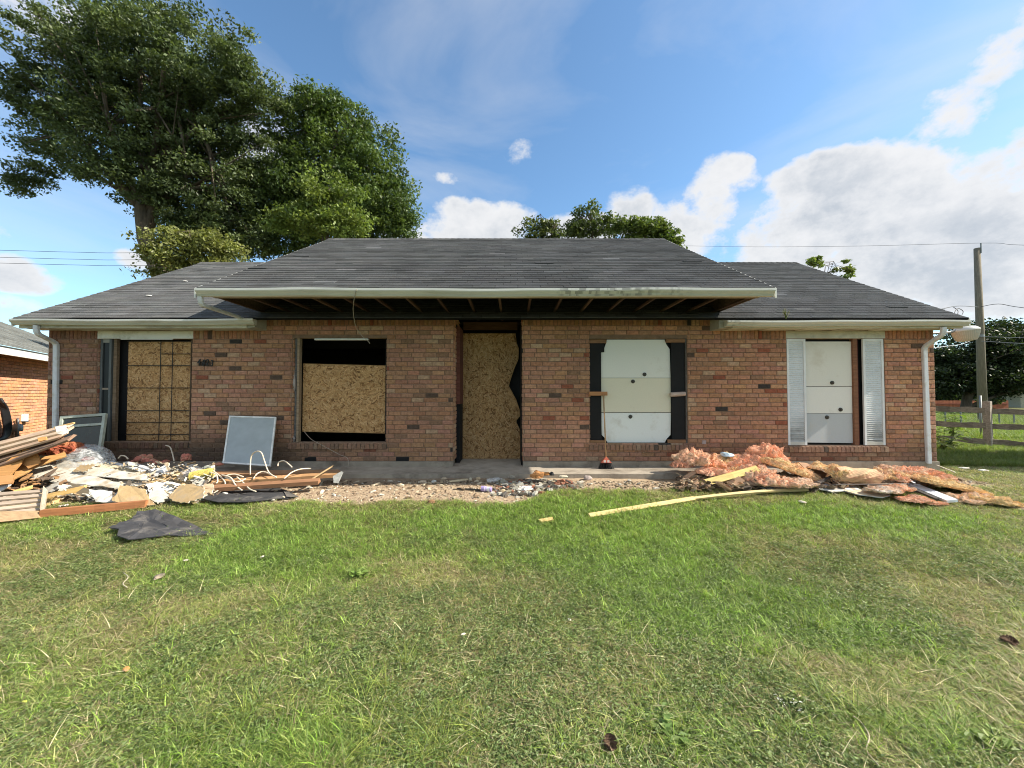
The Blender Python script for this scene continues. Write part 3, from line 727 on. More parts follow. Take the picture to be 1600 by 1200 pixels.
for (a, b2, e, c) in ((1336, 1342.5, .02, (.20,.095,.055)), (1342.6, 1346, .05, (.10,.03,.025)), (1260.4, 1262, .03, (.3,.29,.27))): bx('stud', m_wood_dark, house, wx(a), wx(b2), YW+e, YW+.09, z0, z1, c)
pa = panel_part('white_panel', pw([(1262.3,603.6),(1262.3,533),(1335.6,533),(1335.6,603.6)]), YW+.05, .02, (.66,.655,.60), house)
pb2 = panel_part('white_panel', pw([(1262.3,646),(1262.3,604.4),(1335.6,604.4),(1335.6,646)]), YW+.052, .02, (.70,.70,.66), house)
pc = panel_part('grey_panel', pw([(1262.3,692),(1262.3,646.5),(1335.6,646.5),(1335.6,693)]), YW+.055, .02, (.44,.47,.49), house); pc['label'] = 'bare grey bottom panel'
bolt(1300,598,YW+.05,pa); bolt(1313,640,YW+.052,pb2); bolt(1292,652,YW+.055,pc)
bx('void_shade_panel', m_black, house, x0, x1, YW+.09, YW+.099, z0, z1)  # black sheet stands for the shade behind panels and shutters
# vents low in the wall
for (a, b2, c, d) in ((620,640,720,714),(478,496,720,714)): bx('weep_vent', m_black, house, wx(a), wx(b2), YW-.016, YW-.002, wz(c), wz(d))
# house number
digits = [('4', 308, 561.5, .02), ('8', 314.6, 562, -.12), ('2', 321, 562, .02), ('3', 328, 563.2, .02)]
for (ch, px, py, rot) in digits:
    cu = bpy.data.curves.new('digit', 'FONT'); cu.body = ch; cu.size = .145; cu.extrude = .006; cu.shear = .15; cu.offset = .0015
    to = bpy.data.objects.new('digit', cu); link(to); dg = bpy.context.evaluated_depsgraph_get()
    tm = bpy.data.meshes.new_from_object(to.evaluated_get(dg)); bpy.data.objects.remove(to)
    o3 = P(px, py + 9, YW - .034); Mx = Matrix.Rotation(math.pi/2, 3, 'X') @ Matrix.Rotation(rot, 3, 'Z')
    nm = MB(); nm.poly([o3 + Mx @ Vector((v.co.x*.74, v.co.y, v.co.z)) for v in tm.vertices], [tuple(p.vertices) for p in tm.polygons])
    nm.build('number_digit', m_iron, house)
# security lamp under the right eave corner
lc = P(1508, 514, 6.55)
q = MB(); Mt = Matrix.Rotation(R(-8), 4, 'Y')
q.lathe([(.001,.055),(.05,.05),(.12,.03),(.165,-.01),(.172,-.03),(.165,-.035)], lc, 24, (1,1,1), 0, Mt); lamp = q.build('security_lamp', M('lamp_cap', (.55,.55,.53), rough=.4, va=.05), house, True)
q = MB(); pr = []
q.lathe([(.165,-.036),(.155,-.09),(.132,-.16),(.11,-.20),(.05,-.212),(.001,-.214)], lc, 40, (.42,.41,.36), 0, Mt)
for k in range(40):
    a = 2*math.pi*k/40
    q.tube([Vector(lc) + Mt @ Vector((rr*math.cos(a), rr*math.sin(a), zz_)) for rr, zz_ in ((.166,-.036),(.156,-.09),(.133,-.16),(.112,-.20))], .004, 4, (.5,.49,.44))
q.build('refractor', M('ribbed_lens', attr=True, rough=.3, va=.05, spec=.5), lamp)
q = MB(); q.tube([Vector(lc) + Vector((-.12,.02,-.02)), Vector(lc) + Vector((-.22,.04,-.05)), (XR+.02, lc.y+.05, lc.z-.08)], .022, 8); q.box(XR-.0+.002, XR+.03, lc.y-.02, lc.y+.12, lc.z-.16, lc.z-.02); q.build('arm', m_metal, lamp)
# small box on the wall
q = MB(); c = P(1100, 691, YW-.02); q.box(c.x-.03, c.x+.03, YW-.03, YW-.004, c.z-.03, c.z+.03, (.36,.30,.29)); q.build('outlet_cover', m_plain, house)

def cable(name, pts, rad, col, label=None, cat=None, parent=None, group=None, n=6, sub=5, mat=None):
    pts = [Vector(p) for p in pts]; out = []
    for i in range(len(pts)-1):
        p0, p1, p2, p3 = pts[max(i-1,0)], pts[i], pts[i+1], pts[min(i+2,len(pts)-1)]
        for k in range(sub):
            t_ = k/sub; out.append(.5*((2*p1)+(p2-p0)*t_+(2*p0-5*p1+4*p2-p3)*t_*t_+(-p0+3*p1-3*p2+p3)*t_**3))
    out.append(pts[-1]); mb = MB(); mb.tube(out, rad, n, col); o = mb.build(name, mat or m_cable, parent, True)
    return tag(o, label, cat, group)
cable('hanging_wire', [P(557,452,5.0), P(553,470,5.1), P(552,487,5.3), P(556,510,5.5), P(566,525,5.6), P(575,533,5.6), P(578,537,5.6)], .0045, (.30,.26,.2), 'thin frayed wire dangling from the porch gutter above the half boarded window', 'wire')
cable('loose_wire', [P(475,674,YW-.02), P(486,686,YW-.1), P(500,694,YW-.12), P(515,702,YW-.15), P(530,710,YW-.2), P(543,716,YW-.25), P(544,729,YW-.3)], .004, (.38,.32,.26), 'thin wire trailing out of the half boarded window over its sill', 'wire')
# ------------------------------------------------------------------ neighbour's house (left)
def wallquad(mb, a, d, ln, z0, z1, rows, seed, palette):
    """brick wall running from point a along direction d (plan)"""
nd = Vector((.552, -.834, 0)).normalized(); na = Vector((-17.0, 16.25, 0)); nn_ = Vector((-nd.y, nd.x, 0)); nn_ = Vector((.834, .552, 0)).normalized()
nlen = 12.5; nb0 = float(gz(-11, 9.5)) + .02
nb = empty('neighbour_house', (na.x, na.y, 0), 'orange brick neighbouring house with grey shingle roof at the left edge of the photo', 'house')
Mn = Matrix.Translation(na) @ Matrix(((nd.x, -nn_.x, 0, 0), (nd.y, -nn_.y, 0, 0), (0, 0, 1, 0), (0, 0, 0, 1)))   # local x along wall, local -y outwards
mb = MB(); r = random.Random(3); k = 0; z = nb0
while z < 2.44:
    x = -(k % 2) * .13
    while x < nlen:
        a, b2 = max(x, 0), min(x + .26, nlen); v0 = len(mb.v)
        c = np.array((.50,.25,.14)) * (.85 + .3*r.random()); c[2] *= .85+.3*r.random()
        if b2 - a > .02: one_brick(mb, a, b2, z, min(z+.082, 2.47), 0, r, tuple(c))
        for i in range(v0, len(mb.v)): mb.v[i] = tuple(Mn @ Vector(mb.v[i]))
        x += .26
    z += .082; k += 1
mb.build('wall', m_brick, nb)
mb = MB(); mb.box(0, nlen, .002, .3, -.1, 2.46, M=Mn); mb.build('mortar_bed', m_mortar, nb)
mb = MB(); mb.box(-.4, nlen+.4, -.47, -.42, 2.335, 2.51, M=Mn); mb.build('fascia', m_white, nb)
mb = MB(); mb.box(-.4, nlen+.4, -.42, .02, 2.44, 2.46, M=Mn); mb.build('soffit', m_white, nb)
mb = MB(); r = random.Random(9)
for k in range(46):
    s0 = k*.125; x = -.4 - r.random()*.3
    while x < nlen + .4:
        a, b2 = max(x, -.4), min(x+.298, nlen+.4); x += .303
        if b2 - a < .02: continue
        c = .15*(.8+.4*r.random()); y0 = -.50 + s0*.90; zz_ = 2.53 + s0*.43; y1 = y0+.14*.90; z1_ = zz_+.14*.43
        mb.poly([Mn @ Vector(p) for p in ((a,y0,zz_),(b2,y0,zz_),(b2,y0-.004,zz_+.010),(a,y0-.004,zz_+.010),(b2,y1,z1_+.002),(a,y1,z1_+.002))], [(0,1,2,3),(3,2,4,5)], (c*1.0,c*1.03,c*.98))
mb.box(-.4, nlen+.4, -.49, -.3, 2.505, 2.52, (.1,.1,.1), M=Mn)
mb.build('roof', m_shingle, nb)
def NL(px, py, off=.05):
    d = ray(px, py); o = EYE; p0 = Mn @ Vector((0, -off, 0)); nrm = nn_
    t_ = (p0 - o).dot(nrm) / d.dot(nrm); return o + d*t_
q = MB(); c = NL(38.5, 652, .04); Mr = Matrix.Translation(c) @ Mn.to_3x3().to_4x4(); q.box(-.09, .09, -.04, .04, -.1, .09, (.72,.72,.7), M=Mr); q.box(-.085,.085,-.05,-.041,-.13,-.1,(.1,.1,.1), M=Mr); q.build('outlet_box', m_plain, nb)
q = MB()
for i in range(7):
    o = i*.9; a = NL(1+o*.6, 622+i, .1+.012*i)
    b_ = [NL(3+o*1.6, 640, .12+.012*i), NL(7+o*1.8, 668, .12+.01*i), NL(4+o*1.2, 683, .13), NL(-6, 684, .13), NL(-8, 650, .12)]
    pts = [a] + b_; out = []
    for j in range(len(pts)-1):
        p0,p1,p2,p3 = pts[max(j-1,0)],pts[j],pts[j+1],pts[min(j+2,len(pts)-1)]
        for k in range(5):
            t_=k/5; out.append(.5*((2*p1)+(p2-p0)*t_+(2*p0-5*p1+4*p2-p3)*t_*t_+(-p0+3*p1-3*p2+p3)*t_**3))
    q.tube(out, .028, 6)
tag(q.build('coiled_cable', m_rubber, smooth=True), 'thick black cable coiled on the sunlit brick wall of the neighbouring house', 'cable')
c = NL(27, 668, .12); gmt = empty('gas_meter', c, 'grey gas meter with valves low on the neighbouring brick wall', 'gas meter')
q = MB(); q.lathe([(.001,.0),(.09,.0),(.10,.05),(.10,.14),(.06,.19),(.001,.2)], c+Vector((0,0,-.1)), 14); q.build('meter_body', m_metal, gmt, True)
for dx in (-.13, .13):
    q = MB(); q.tube([c+Vector((dx*.9,dx*-.6,-.35)), c+Vector((dx*.9,dx*-.6,.2)), c+Vector((dx*.4,dx*-.3,.22))], .022, 8); q.build('pipe', m_metal, gmt, True)

# ------------------------------------------------------------------ trees
def tree(name, label, cat, trunk, blobs, n_clump, per, leaf, cols, seed, Y, limbs=7, trad=.28, group=None, spread=.5, edge=.0, dark=.0):
    """trunk: [(px,py)...] polyline at depth Y; blobs: (px,py,rx,ry,depth_offset) crown masses"""
    r = random.Random(seed); g = np.random.default_rng(seed)
    base = P(trunk[0][0], trunk[0][1], Y); base.z = float(gz(base.x, Y)) - .05
    t_ = empty(name, base, label, cat, group)
    cen = []
    B = []
    for bl in blobs:
        px, py, rx, ry = bl[:4]; dy = bl[4] if len(bl) > 4 else 0
        c = P(px, py, Y + dy); sc_ = (Y + dy) / F; B.append((c, rx*sc_, (rx+ry)/2*sc_*.8, ry*sc_))
    wts = np.array([b_[1]*b_[3] for b_ in B]); wts = wts / wts.sum()
    for i in range(n_clump):
        c, a, dpt, h_ = B[g.choice(len(B), p=wts)]
        v = g.normal(size=3); v /= np.linalg.norm(v); rad = (g.random() ** .42) * (1.0 + edge * g.normal())
        cen.append((c.x + v[0]*a*rad, c.y + v[1]*dpt*rad, c.z + v[2]*h_*rad))
    cen = np.array(cen); sz = g.uniform(.6, 1.25, n_clump) * spread
    # leaves: folded ovals scattered in flattened clumps
    nL = n_clump * per; ci = np.repeat(np.arange(n_clump), per)
    v = g.normal(size=(nL, 3)); v /= np.linalg.norm(v, axis=1)[:, None]; v *= (g.random(nL) ** .5)[:, None]
    pos = cen[ci] + v * (sz[ci][:, None] * np.array((1.25, 1.25, .62)))
    nv = g.normal(size=(nL, 3)) + np.array((0, 0, .9)); nv /= np.linalg.norm(nv, axis=1)[:, None]
    tv = np.cross(nv, g.normal(size=(nL, 3))); tv /= np.linalg.norm(tv, axis=1)[:, None]; bv = np.cross(nv, tv)
    ls = leaf * g.uniform(.6, 1.35, nL)[:, None]
    p0 = pos - tv*ls; p2 = pos + tv*ls; p1 = pos + bv*ls*.48 + nv*ls*.12; p3 = pos - bv*ls*.48 + nv*ls*.12
    V = np.stack([p0, p1, p2, p3], 1).reshape(-1, 3)
    me = bpy.data.meshes.new('crown'); me.vertices.add(nL*4); me.vertices.foreach_set('co', V.ravel().astype(np.float32))
    me.loops.add(nL*4); me.loops.foreach_set('vertex_index', np.arange(nL*4, dtype=np.int32))
    me.polygons.add(nL); me.polygons.foreach_set('loop_start', np.arange(0, nL*4, 4, dtype=np.int32))
    me.update(calc_edges=True); me.validate()
    ca = me.attributes.new('Col', 'FLOAT_COLOR', 'FACE'); cc_ = np.ones((nL, 4), np.float32)
    clc = g.uniform(.72, 1.3, n_clump); mixc = g.random(n_clump)
    A, Bc = np.array(cols[0]), np.array(cols[1])
    cc_[:, :3] = (A[None]*(1-mixc[ci][:, None]) + Bc[None]*mixc[ci][:, None]) * clc[ci][:, None] * g.uniform(.7, 1.3, nL)[:, None]
    ca.data.foreach_set('color', cc_.ravel()); me.materials.append(m_leaf)
    o = bpy.data.objects.new('crown', me); link(o, t_); o.location = -base
    tp = [Vector((base.x, base.y, base.z))] + [P(a, b_, Y) for a, b_ in trunk[1:]]
    q = MB(); nn2 = len(tp); q.tube(tp, [trad*(1-.55*i/max(nn2-1,1)) for i in range(nn2)], 10); q.build('trunk', m_bark, t_, True)
    for i in range(limbs):
        src = tp[min(nn2-1, max(1, int(nn2*(.4+.6*r.random()))))] ; tgt = Vector(cen[r.randrange(n_clump)])
        mid = src.lerp(tgt, .5) + Vector((r.uniform(-.3,.3), r.uniform(-.3,.3), r.uniform(.1,.7)))
        q = MB(); q.tube([src, src.lerp(mid,.5)+Vector((0,0,.1)), mid, mid.lerp(tgt,.6), tgt], [trad*.42, trad*.32, trad*.24, trad*.15, trad*.05], 6)
        for k in range(3):
            t2 = Vector(cen[np.argmin(np.linalg.norm(cen - np.array(tgt) - g.normal(size=3)*1.0, axis=1))])
            if (t2 - tgt).length > .1: q.tube([mid, mid.lerp(t2,.5), t2], [trad*.14, trad*.09, trad*.02], 5)
        q.build('limb', m_bark, t_, True)
    return t_
OAK = ((.056,.084,.034), (.115,.150,.060)); 
tree('oak_tree', 'huge dark green oak with a leaning trunk rising behind the left wing', 'tree',
     [(262,720),(252,430),(228,375),(222,330),(240,260),(262,190),(280,120)],
     [(215,100,160,72),(115,150,88,62),(60,170,46,48),(245,42,105,26),(330,112,98,68,-1),(360,200,95,90,1),(210,200,130,80),(290,270,110,80,.5),(70,235,46,40),(45,285,38,24),(130,60,90,40),(150,255,60,40,-1),
      (330,340,95,60,1),(290,345,30,35),(200,330,20,10,-1),(150,340,14,8,-1),(398,150,40,40),(400,300,70,60,1.5),(250,290,40,40),(385,375,60,28,1),(330,385,40,20,1)],
     1180, 140, .072, OAK, 4, 16.5, 34, .36, spread=.45, edge=.10)
tree('round_tree', 'dark green tree with a rounded crown just left of the porch roof', 'tree',
     [(560,720),(545,400),(540,340),(545,280),(530,220)],
     [(500,200,75,60),(560,260,75,70),(590,320,68,70),(480,290,60,80),(520,350,90,50),(495,165,36,26),(430,330,60,60),(625,350,34,36),(450,385,60,22)],
     760, 120, .076, ((.050,.085,.026), (.115,.165,.042)), 6, 18.5, 22, .26, spread=.52, edge=.08)
tree('young_tree', 'bright lime green young tree in front of the dark round tree', 'tree',
     [(520,720),(512,400),(510,330),(515,290)], [(505,300,38,36),(545,320,30,34),(480,330,26,22),(520,350,60,26),(450,345,34,20)],
     125, 80, .075, ((.13,.185,.045), (.19,.24,.06)), 7, 15.2, 6, .09, spread=.42, edge=.1)
tree('yellow_green_tree', 'small yellow green tree just behind the left roof slope under the oak', 'tree',
     [(300,720),(300,440),(298,410)], [(300,395,70,34),(262,410,36,22),(340,385,40,24),(240,425,20,10)],
     130, 90, .06, ((.16,.18,.05), (.21,.22,.075)), 8, 12.6, 6, .07, spread=.34, edge=.1)
tree('slender_tree', 'thin sparse tree top poking above the middle of the ridge', 'tree',
     [(850,720),(850,400),(848,365)], [(815,365,20,14),(835,358,14,18),(858,356,15,22),(848,372,34,12)],
     34, 60, .065, ((.075,.105,.035), (.13,.15,.045)), 9, 14.5, 5, .05, spread=.26, edge=.1)
tree('airy_tree', 'airy dark leaved tree top above the right half of the ridge', 'tree',
     [(925,720),(925,400),(925,350)], [(922,345,32,26),(905,362,24,14),(950,350,22,24),(925,368,50,12)],
     60, 62, .065, ((.06,.09,.03), (.11,.14,.045)), 10, 14.8, 6, .06, spread=.28, edge=.12)
tree('leafy_tree', 'bright green leafy tree crown at the right end of the porch ridge', 'tree',
     [(1010,720),(1010,400),(1010,375)], [(985,358,32,18),(1010,362,38,20),(1040,372,28,18),(970,352,18,12),(1050,385,20,12)],
     80, 75, .07, ((.085,.13,.03), (.14,.18,.045)), 11, 14.2, 6, .06, spread=.26, edge=.08)
tree('sapling', 'small pale sapling top showing over the right wing roof', 'tree',
     [(1290,720),(1290,450),(1288,430)], [(1275,410,18,8),(1262,404,8,5),(1300,424,16,7),(1325,420,5,14),(1320,432,14,6)],
     20, 34, .07, ((.12,.17,.05), (.17,.21,.06)), 12, 13.6, 6, .035, spread=.16, edge=.15)
tree('spreading_tree', 'wide dark spreading tree behind the rail fence at the right edge', 'tree',
     [(1511,652),(1509,640),(1512,615),(1515,590)],
     [(1540,545,75,34),(1600,560,80,55),(1500,575,60,40),(1470,590,50,26),(1560,590,90,26),(1640,560,70,60),(1550,520,36,22),(1470,560,30,20),(1700,560,70,60),(1475,606,26,14),(1560,604,40,12),(1450,600,30,20)],
     560, 130, .105, ((.020,.034,.014), (.038,.058,.022)), 13, 25.0, 12, .34, spread=.75, edge=.05)
tree('distant_bush', 'dark bush beside the utility pole in front of the red fence', 'bush',
     [(1538,650),(1538,640)], [(1534,640,12,14),(1550,624,14,8)], 24, 50, .12, ((.05,.075,.03), (.08,.10,.04)), 14, 28, 2, .06, spread=.4)
tree('shade_tree', 'small leafy tree beyond the right edge of the photo, shading the grass beside the house', 'tree',
     [(2134,760),(2134,500),(2134,300)], [(2134,284,185,75),(2250,300,90,60),(2030,330,80,50)], 150, 90, .09, OAK, 15, 6.7, 8, .09, spread=.45)
def woods(px0, px1, Y, py_top, n_clump, seed):
    g = np.random.default_rng(seed); q = []
    x0, x1 = P(px0,600,Y).x, P(px1,600,Y).x; zt = P(800,py_top,Y).z; zb = float(gz(0, Y))
    cx = g.uniform(x0, x1, n_clump); cy = Y + g.uniform(0, 6, n_clump); tz = zt*(.55+.5*fbm(cx, cy*0, .12, seed)); cz = zb + (tz-zb)*g.random(n_clump)**.8
    per = 60; ci = np.repeat(np.arange(n_clump), per); v = g.normal(size=(n_clump*per, 3))*np.array((.9,.9,.55)); pos = np.stack([cx,cy,cz],1)[ci] + v
    nv = g.normal(size=pos.shape); nv /= np.linalg.norm(nv,axis=1)[:,None]; tv = np.cross(nv, g.normal(size=pos.shape)); tv /= np.linalg.norm(tv,axis=1)[:,None]; bv = np.cross(nv,tv); ls = g.uniform(.18,.4,len(pos))[:,None]
    V = np.stack([pos-tv*ls, pos+bv*ls*.6, pos+tv*ls, pos-bv*ls*.6],1).reshape(-1,3); mb = MB(); mb.v = V.tolist(); mb.f = [(4*k,4*k+1,4*k+2,4*k+3) for k in range(len(pos))]
    c = np.array((.028,.045,.018))*(g.uniform(.7,1.5,n_clump)[ci])[:,None]; mb.c = c.tolist(); mb.m = [0]*len(pos)
    o = mb.build('distant_woods', m_leaf); tag(o, 'dark wood filling the horizon behind the far fence', 'woods', kind='stuff')
woods(1400, 2300, 66, 585, 900, 4)

# ------------------------------------------------------------------ right background
q = empty('brown_roof_house', P(1640, 640, 55), 'low pale house with a brown roof far behind the rail fence', 'house')
c = P(1566, 640, 55); zg = float(gz(30, 55)) - .1
mb = MB(); zt = P(800, 612, 55).z
for k in range(12): mb.box(P(1566,600,57).x, P(1760,600,55).x, 55+.01*(k%2), 57, zg + (zt-zg)*k/12, zg + (zt-zg)*(k+1)/12-.001, (.36,.35,.28))
mb.build('wall', m_fence, q)
mb = MB(); xa, xb = P(1548,600,54.3).x, P(1740,600,54.3).x; zr = P(800, 600, 60).z
mb.poly([(xa,54.3,zt-.05),(xb,54.3,zt-.05),(xb-2,56,zr+.5),(xa+2.6,56,zr+.5),(xb,57.7,zt-.05),(xa+1,57.7,zt-.05)], [(0,1,2,3),(3,2,4,5),(0,3,5),(1,4,2),(0,5,4,1)], (.10,.065,.05)); mb.build('roof', m_shingle, q)
q = empty('red_board_fence', P(1460, 640, 34), 'low red board fence under the far dark tree', 'fence')
mb = MB(); x = P(1380,600,34).x; xe = P(1573,600,34).x; zt = P(800,626,34).z; zb = float(gz(20, 34)) - .1; r = random.Random(2)
while x < xe:
    mb.box(x, x+.145, 34, 34.02, zb, zt + .02*r.random(), tuple(np.array((.36,.13,.075))*(.75+.4*r.random()))); x += .15
mb.build('boards', m_fence, q)
for zz_ in (.25, .7):
    mb = MB(); mb.box(P(1380,600,34).x, xe, 33.95, 33.998, zb+(zt-zb)*zz_, zb+(zt-zb)*zz_+.09, (.2,.07,.05)); mb.build('rail', m_fence, q)
# chain-link fence
YC = 15.5; zc0 = float(gz(17, YC)); zc1 = P(800, 641, YC).z; cx0, cx1 = 14.5, 24
q = empty('chain_link_fence', (cx0, YC, zc0), 'low galvanised chain link fence beyond the wooden rail fence', 'fence')
mb = MB(); h_ = zc1 - zc0; x = cx0 - h_
while x < cx1:
    for s in (1, -1):
        a = (x, zc0) if s > 0 else (x + h_, zc0); b_ = (x + h_, zc1) if s > 0 else (x, zc1)
        mb.tube([(a[0], YC+.003*s, a[1]), (b_[0], YC+.003*s, b_[1])], .0022, 3, cap=False)
    x += .075
mb.build('mesh', m_metal, q)
mb = MB(); mb.tube([(cx0-.5, YC-.02, zc1), (cx1+.5, YC-.02, zc1)], .016, 6); mb.build('top_rail', m_metal, q)
for px in (1440, 1476, 1500, 1560, 1583, 1640):
    x = P(px, 640, YC).x; mb = MB(); mb.tube([(x, YC-.02, zc0-.1), (x, YC-.02, zc1+.02)], .024, 8); mb.build('post', m_metal, q)
# utility pole, stake, wires
p0 = P(1536, 662, 17.5); zb = float(gz(p0.x, 17.5)); pt = P(1526.5, 388, 17.5)
q = empty('utility_pole', (p0.x, 17.5, zb), 'weathered wooden utility pole standing behind the rail fence', 'utility pole')
mb = MB(); mb.tube([(p0.x, 17.5, zb-.2), tuple(P(1531.5,520,17.5)), tuple(pt)], [.16,.135,.105], 14); mb.build('pole', m_pole, q, True)
mb = MB(); mb.tube([pt + Vector((.05,-.11,-.25)), pt + Vector((.05,-.11,.2))], .025, 8); mb.build('insulator_pin', m_metal, q)
mb = MB(); c = P(1530.5, 525, 17.5); mb.lathe([(.15,-.05),(.155,-.05),(.155,.05),(.15,.05)], c, 14); mb.build('band', m_metal, q)
for i, (py, lab) in enumerate(((391, 'highest of the three overhead wires crossing the sky at the left'), (402, 'middle one of the three overhead wires crossing the sky at the left'), (411, 'lowest of the three overhead wires crossing the sky at the left'))):
    cable('overhead_wire', [P(-600,py-10,26), P(-200,py-4,26.5), P(0,py,27), P(120,py+3,27), P(240,py+3.5,27.2), P(700,py-6,28)], .014, (.03,.03,.035), lab, 'wire', group='overhead wires at the left', n=4, mat=m_wire)
top = pt + Vector((.05,-.11,.2))
cable('overhead_wire', [P(640,372,30), P(1070,384,24), P(1300,385,20), top, P(1600,383,14), P(1900,385,11)], .007, (.03,.03,.035), 'thin overhead wire passing the tip of the utility pole', 'wire', n=4, mat=m_wire)
att = P(1530, 480, 17.3)
cable('service_wire', [P(1455,486,7.6), P(1470,483,9), P(1500,478,12), att], .010, (.03,.03,.035), 'service wire running from the pole to the right end of the roof', 'wire', n=5, mat=m_wire)
cable('service_wire', [att, P(1560,475,16.5), P(1600,481,15.5), P(1800,500,11)], .012, (.03,.03,.035), 'sagging service wire leaving the pole towards the right edge at roof height', 'wire', n=5, mat=m_wire)
cable('service_wire', [P(1455,544,6.7), P(1480,541,8.5), P(1505,537,12), P(1529,527,17.3)], .008, (.3,.3,.3), 'pale wire from below the corner lamp to the pole band', 'wire', n=5)
cable('service_wire', [P(1533,526,17.3), P(1600,528,15.5), P(1700,532,13)], .012, (.2,.2,.2), 'upper wire leaving the pole band across the dark tree', 'wire', n=5)
cable('service_wire', [P(1533,533,17.3), P(1600,537,15.5), P(1700,541,13)], .012, (.2,.2,.2), 'lower wire leaving the pole band across the dark tree', 'wire', n=5)
cable('wire_loop', [P(1490,480,7.5), P(1497,486,7.4), P(1494,495,7.3), P(1490,493,7.3), P(1496,482,7.4), P(1505,487,7.5), P(1500,497,7.4)], .006, (.04,.04,.04), 'small tangle of wire hanging above the right roof corner', 'wire', n=5, mat=m_wire)
zs_ = float(gz(14.3, 12.2)); xx = P(1532, 650, 11.0).x
mb = MB(); mb.tube([(xx, 11.0, float(gz(xx,11))-.1), tuple(P(1531.5, 618, 11.0))], .024, 8); tag(mb.build('steel_stake', m_metal, smooth=True), 'slim grey steel pipe standing upright in front of the utility pole', 'pipe')
# wooden rail fence
fy = 9.0; ftop = P(1552, 627, fy)
q = empty('rail_fence', (P(1547,700,fy).x, fy, .1), 'weathered three rail timber fence running right from behind the house', 'fence')
def fence_x(px, Y): return P(px, 650, Y).x
m_f2 = m_fence
def railpts(py0, py1): 
    a = P(1440, py0 - (py1-py0)*.16, fy + .35); b_ = P(1600, py1, fy - .12); d = (b_ - a); return a - d*1.1, b_ + d*.9
for (a, b2) in ((638, 644.5), (662, 668), (684, 694.5)):
    u, v = railpts(a, b2); mb = MB(); d = (v-u).normalized(); sidev = Vector((-d.y, d.x, 0)); n_ = 26; ring = []
    for i in range(n_+1):
        p = u.lerp(v, i/n_) + Vector((0,0,.008*math.sin(i*1.7+a)))
        hh = .062 + .006*math.sin(i*2.3); ring.append([p+Vector((0,0,-hh)), p+sidev*.035+Vector((0,0,-hh)), p+sidev*.035+Vector((0,0,hh)), p+Vector((0,0,hh))])
    for i in range(n_):
        c = np.array((.20,.155,.115))*(.75+.5*rnd.random())
        for k in range(4): mb.poly([ring[i][k], ring[i][(k+1)%4], ring[i+1][(k+1)%4], ring[i+1][k]], [(3,2,1,0)], tuple(c*(1.2 if k==2 else 1)))
    mb.build('rail', m_f2, q)
for px, Yp in ((1549, fy), (2150, fy-.9)):
    c = P(px, 690, Yp); zt = ftop.z; zb = float(gz(c.x, Yp)) - .2
    mb = MB(); Mx = Matrix.Translation((c.x, Yp+.06, 0)) @ Matrix.Rotation(R(24), 4, 'Z')
    mb.box(-.06, .065, -.06, .06, zb, zt, (.33,.28,.235), M=Mx); mb.poly([Mx @ Vector(p) for p in ((-.06,-.06,zt+.001),(.065,-.06,zt+.001),(.065,.06,zt+.012),(-.06,.06,zt+.02))], [(0,1,2,3)], (.4,.36,.3)); mb.build('post', m_f2, q)
# weed by the fence
def weed(name, label, cat, loc, h_, n_, leaf, cols, seed, spread=.25):
    r = random.Random(seed); t_ = empty(name, loc, label, cat); q = MB(); q2 = MB()
    for i in range(n_):
        a = r.random()*6.28; top_ = Vector((math.cos(a)*spread*r.random(), math.sin(a)*spread*r.random(), h_*(.6+.4*r.random())))
        q.tube([loc, loc + top_*.5 + Vector((0,0,h_*.06)), loc + top_], [.007,.005,.002], 4, (.10,.14,.04))
        for k in range(9):
            p = loc + top_*(.3+.7*k/8); b_ = r.random()*6.28; L_ = leaf*(.6+.7*r.random()); d = Vector((math.cos(b_), math.sin(b_), r.uniform(-.3,.5))).normalized()
            s_ = d.cross(Vector((0,0,1))).normalized()*L_*.28; c = np.array(cols[r.randrange(2)])*(.7+.6*r.random())
            q2.poly([p, p+d*L_*.5+s_, p+d*L_-Vector((0,0,L_*.2)), p+d*L_*.5-s_], [(0,1,2,3)], tuple(c))
    q.build('stems', m_leaf, t_); q2.build('leaves', m_leaf, t_); return t_
wl = P(1488, 680, 9.4); wl.z = float(gz(wl.x, wl.y)); weed('leafy_weed', 'tall leafy green weed growing through the rail fence near the house', 'weed', wl, .85, 9, .16, ((.13,.22,.04), (.2,.28,.06)), 3)
wl = P(1474, 690, 8.8); wl.z = float(gz(wl.x, wl.y)); weed('grassy_weed', 'low pale weed at the house corner behind the bottom fence rail', 'weed', wl, .5, 8, .2, ((.15,.2,.05), (.2,.24,.08)), 5, .4)
for (px, lab, s) in ((1228, 'dry twiggy weed sprouting from the right gutter near the porch roof', 4),):
    wl = P(px, 498, 6.0); weed('gutter_weed', lab, 'weed', wl, .16, 6, .03, ((.25,.22,.14), (.2,.2,.1)), s, .1)
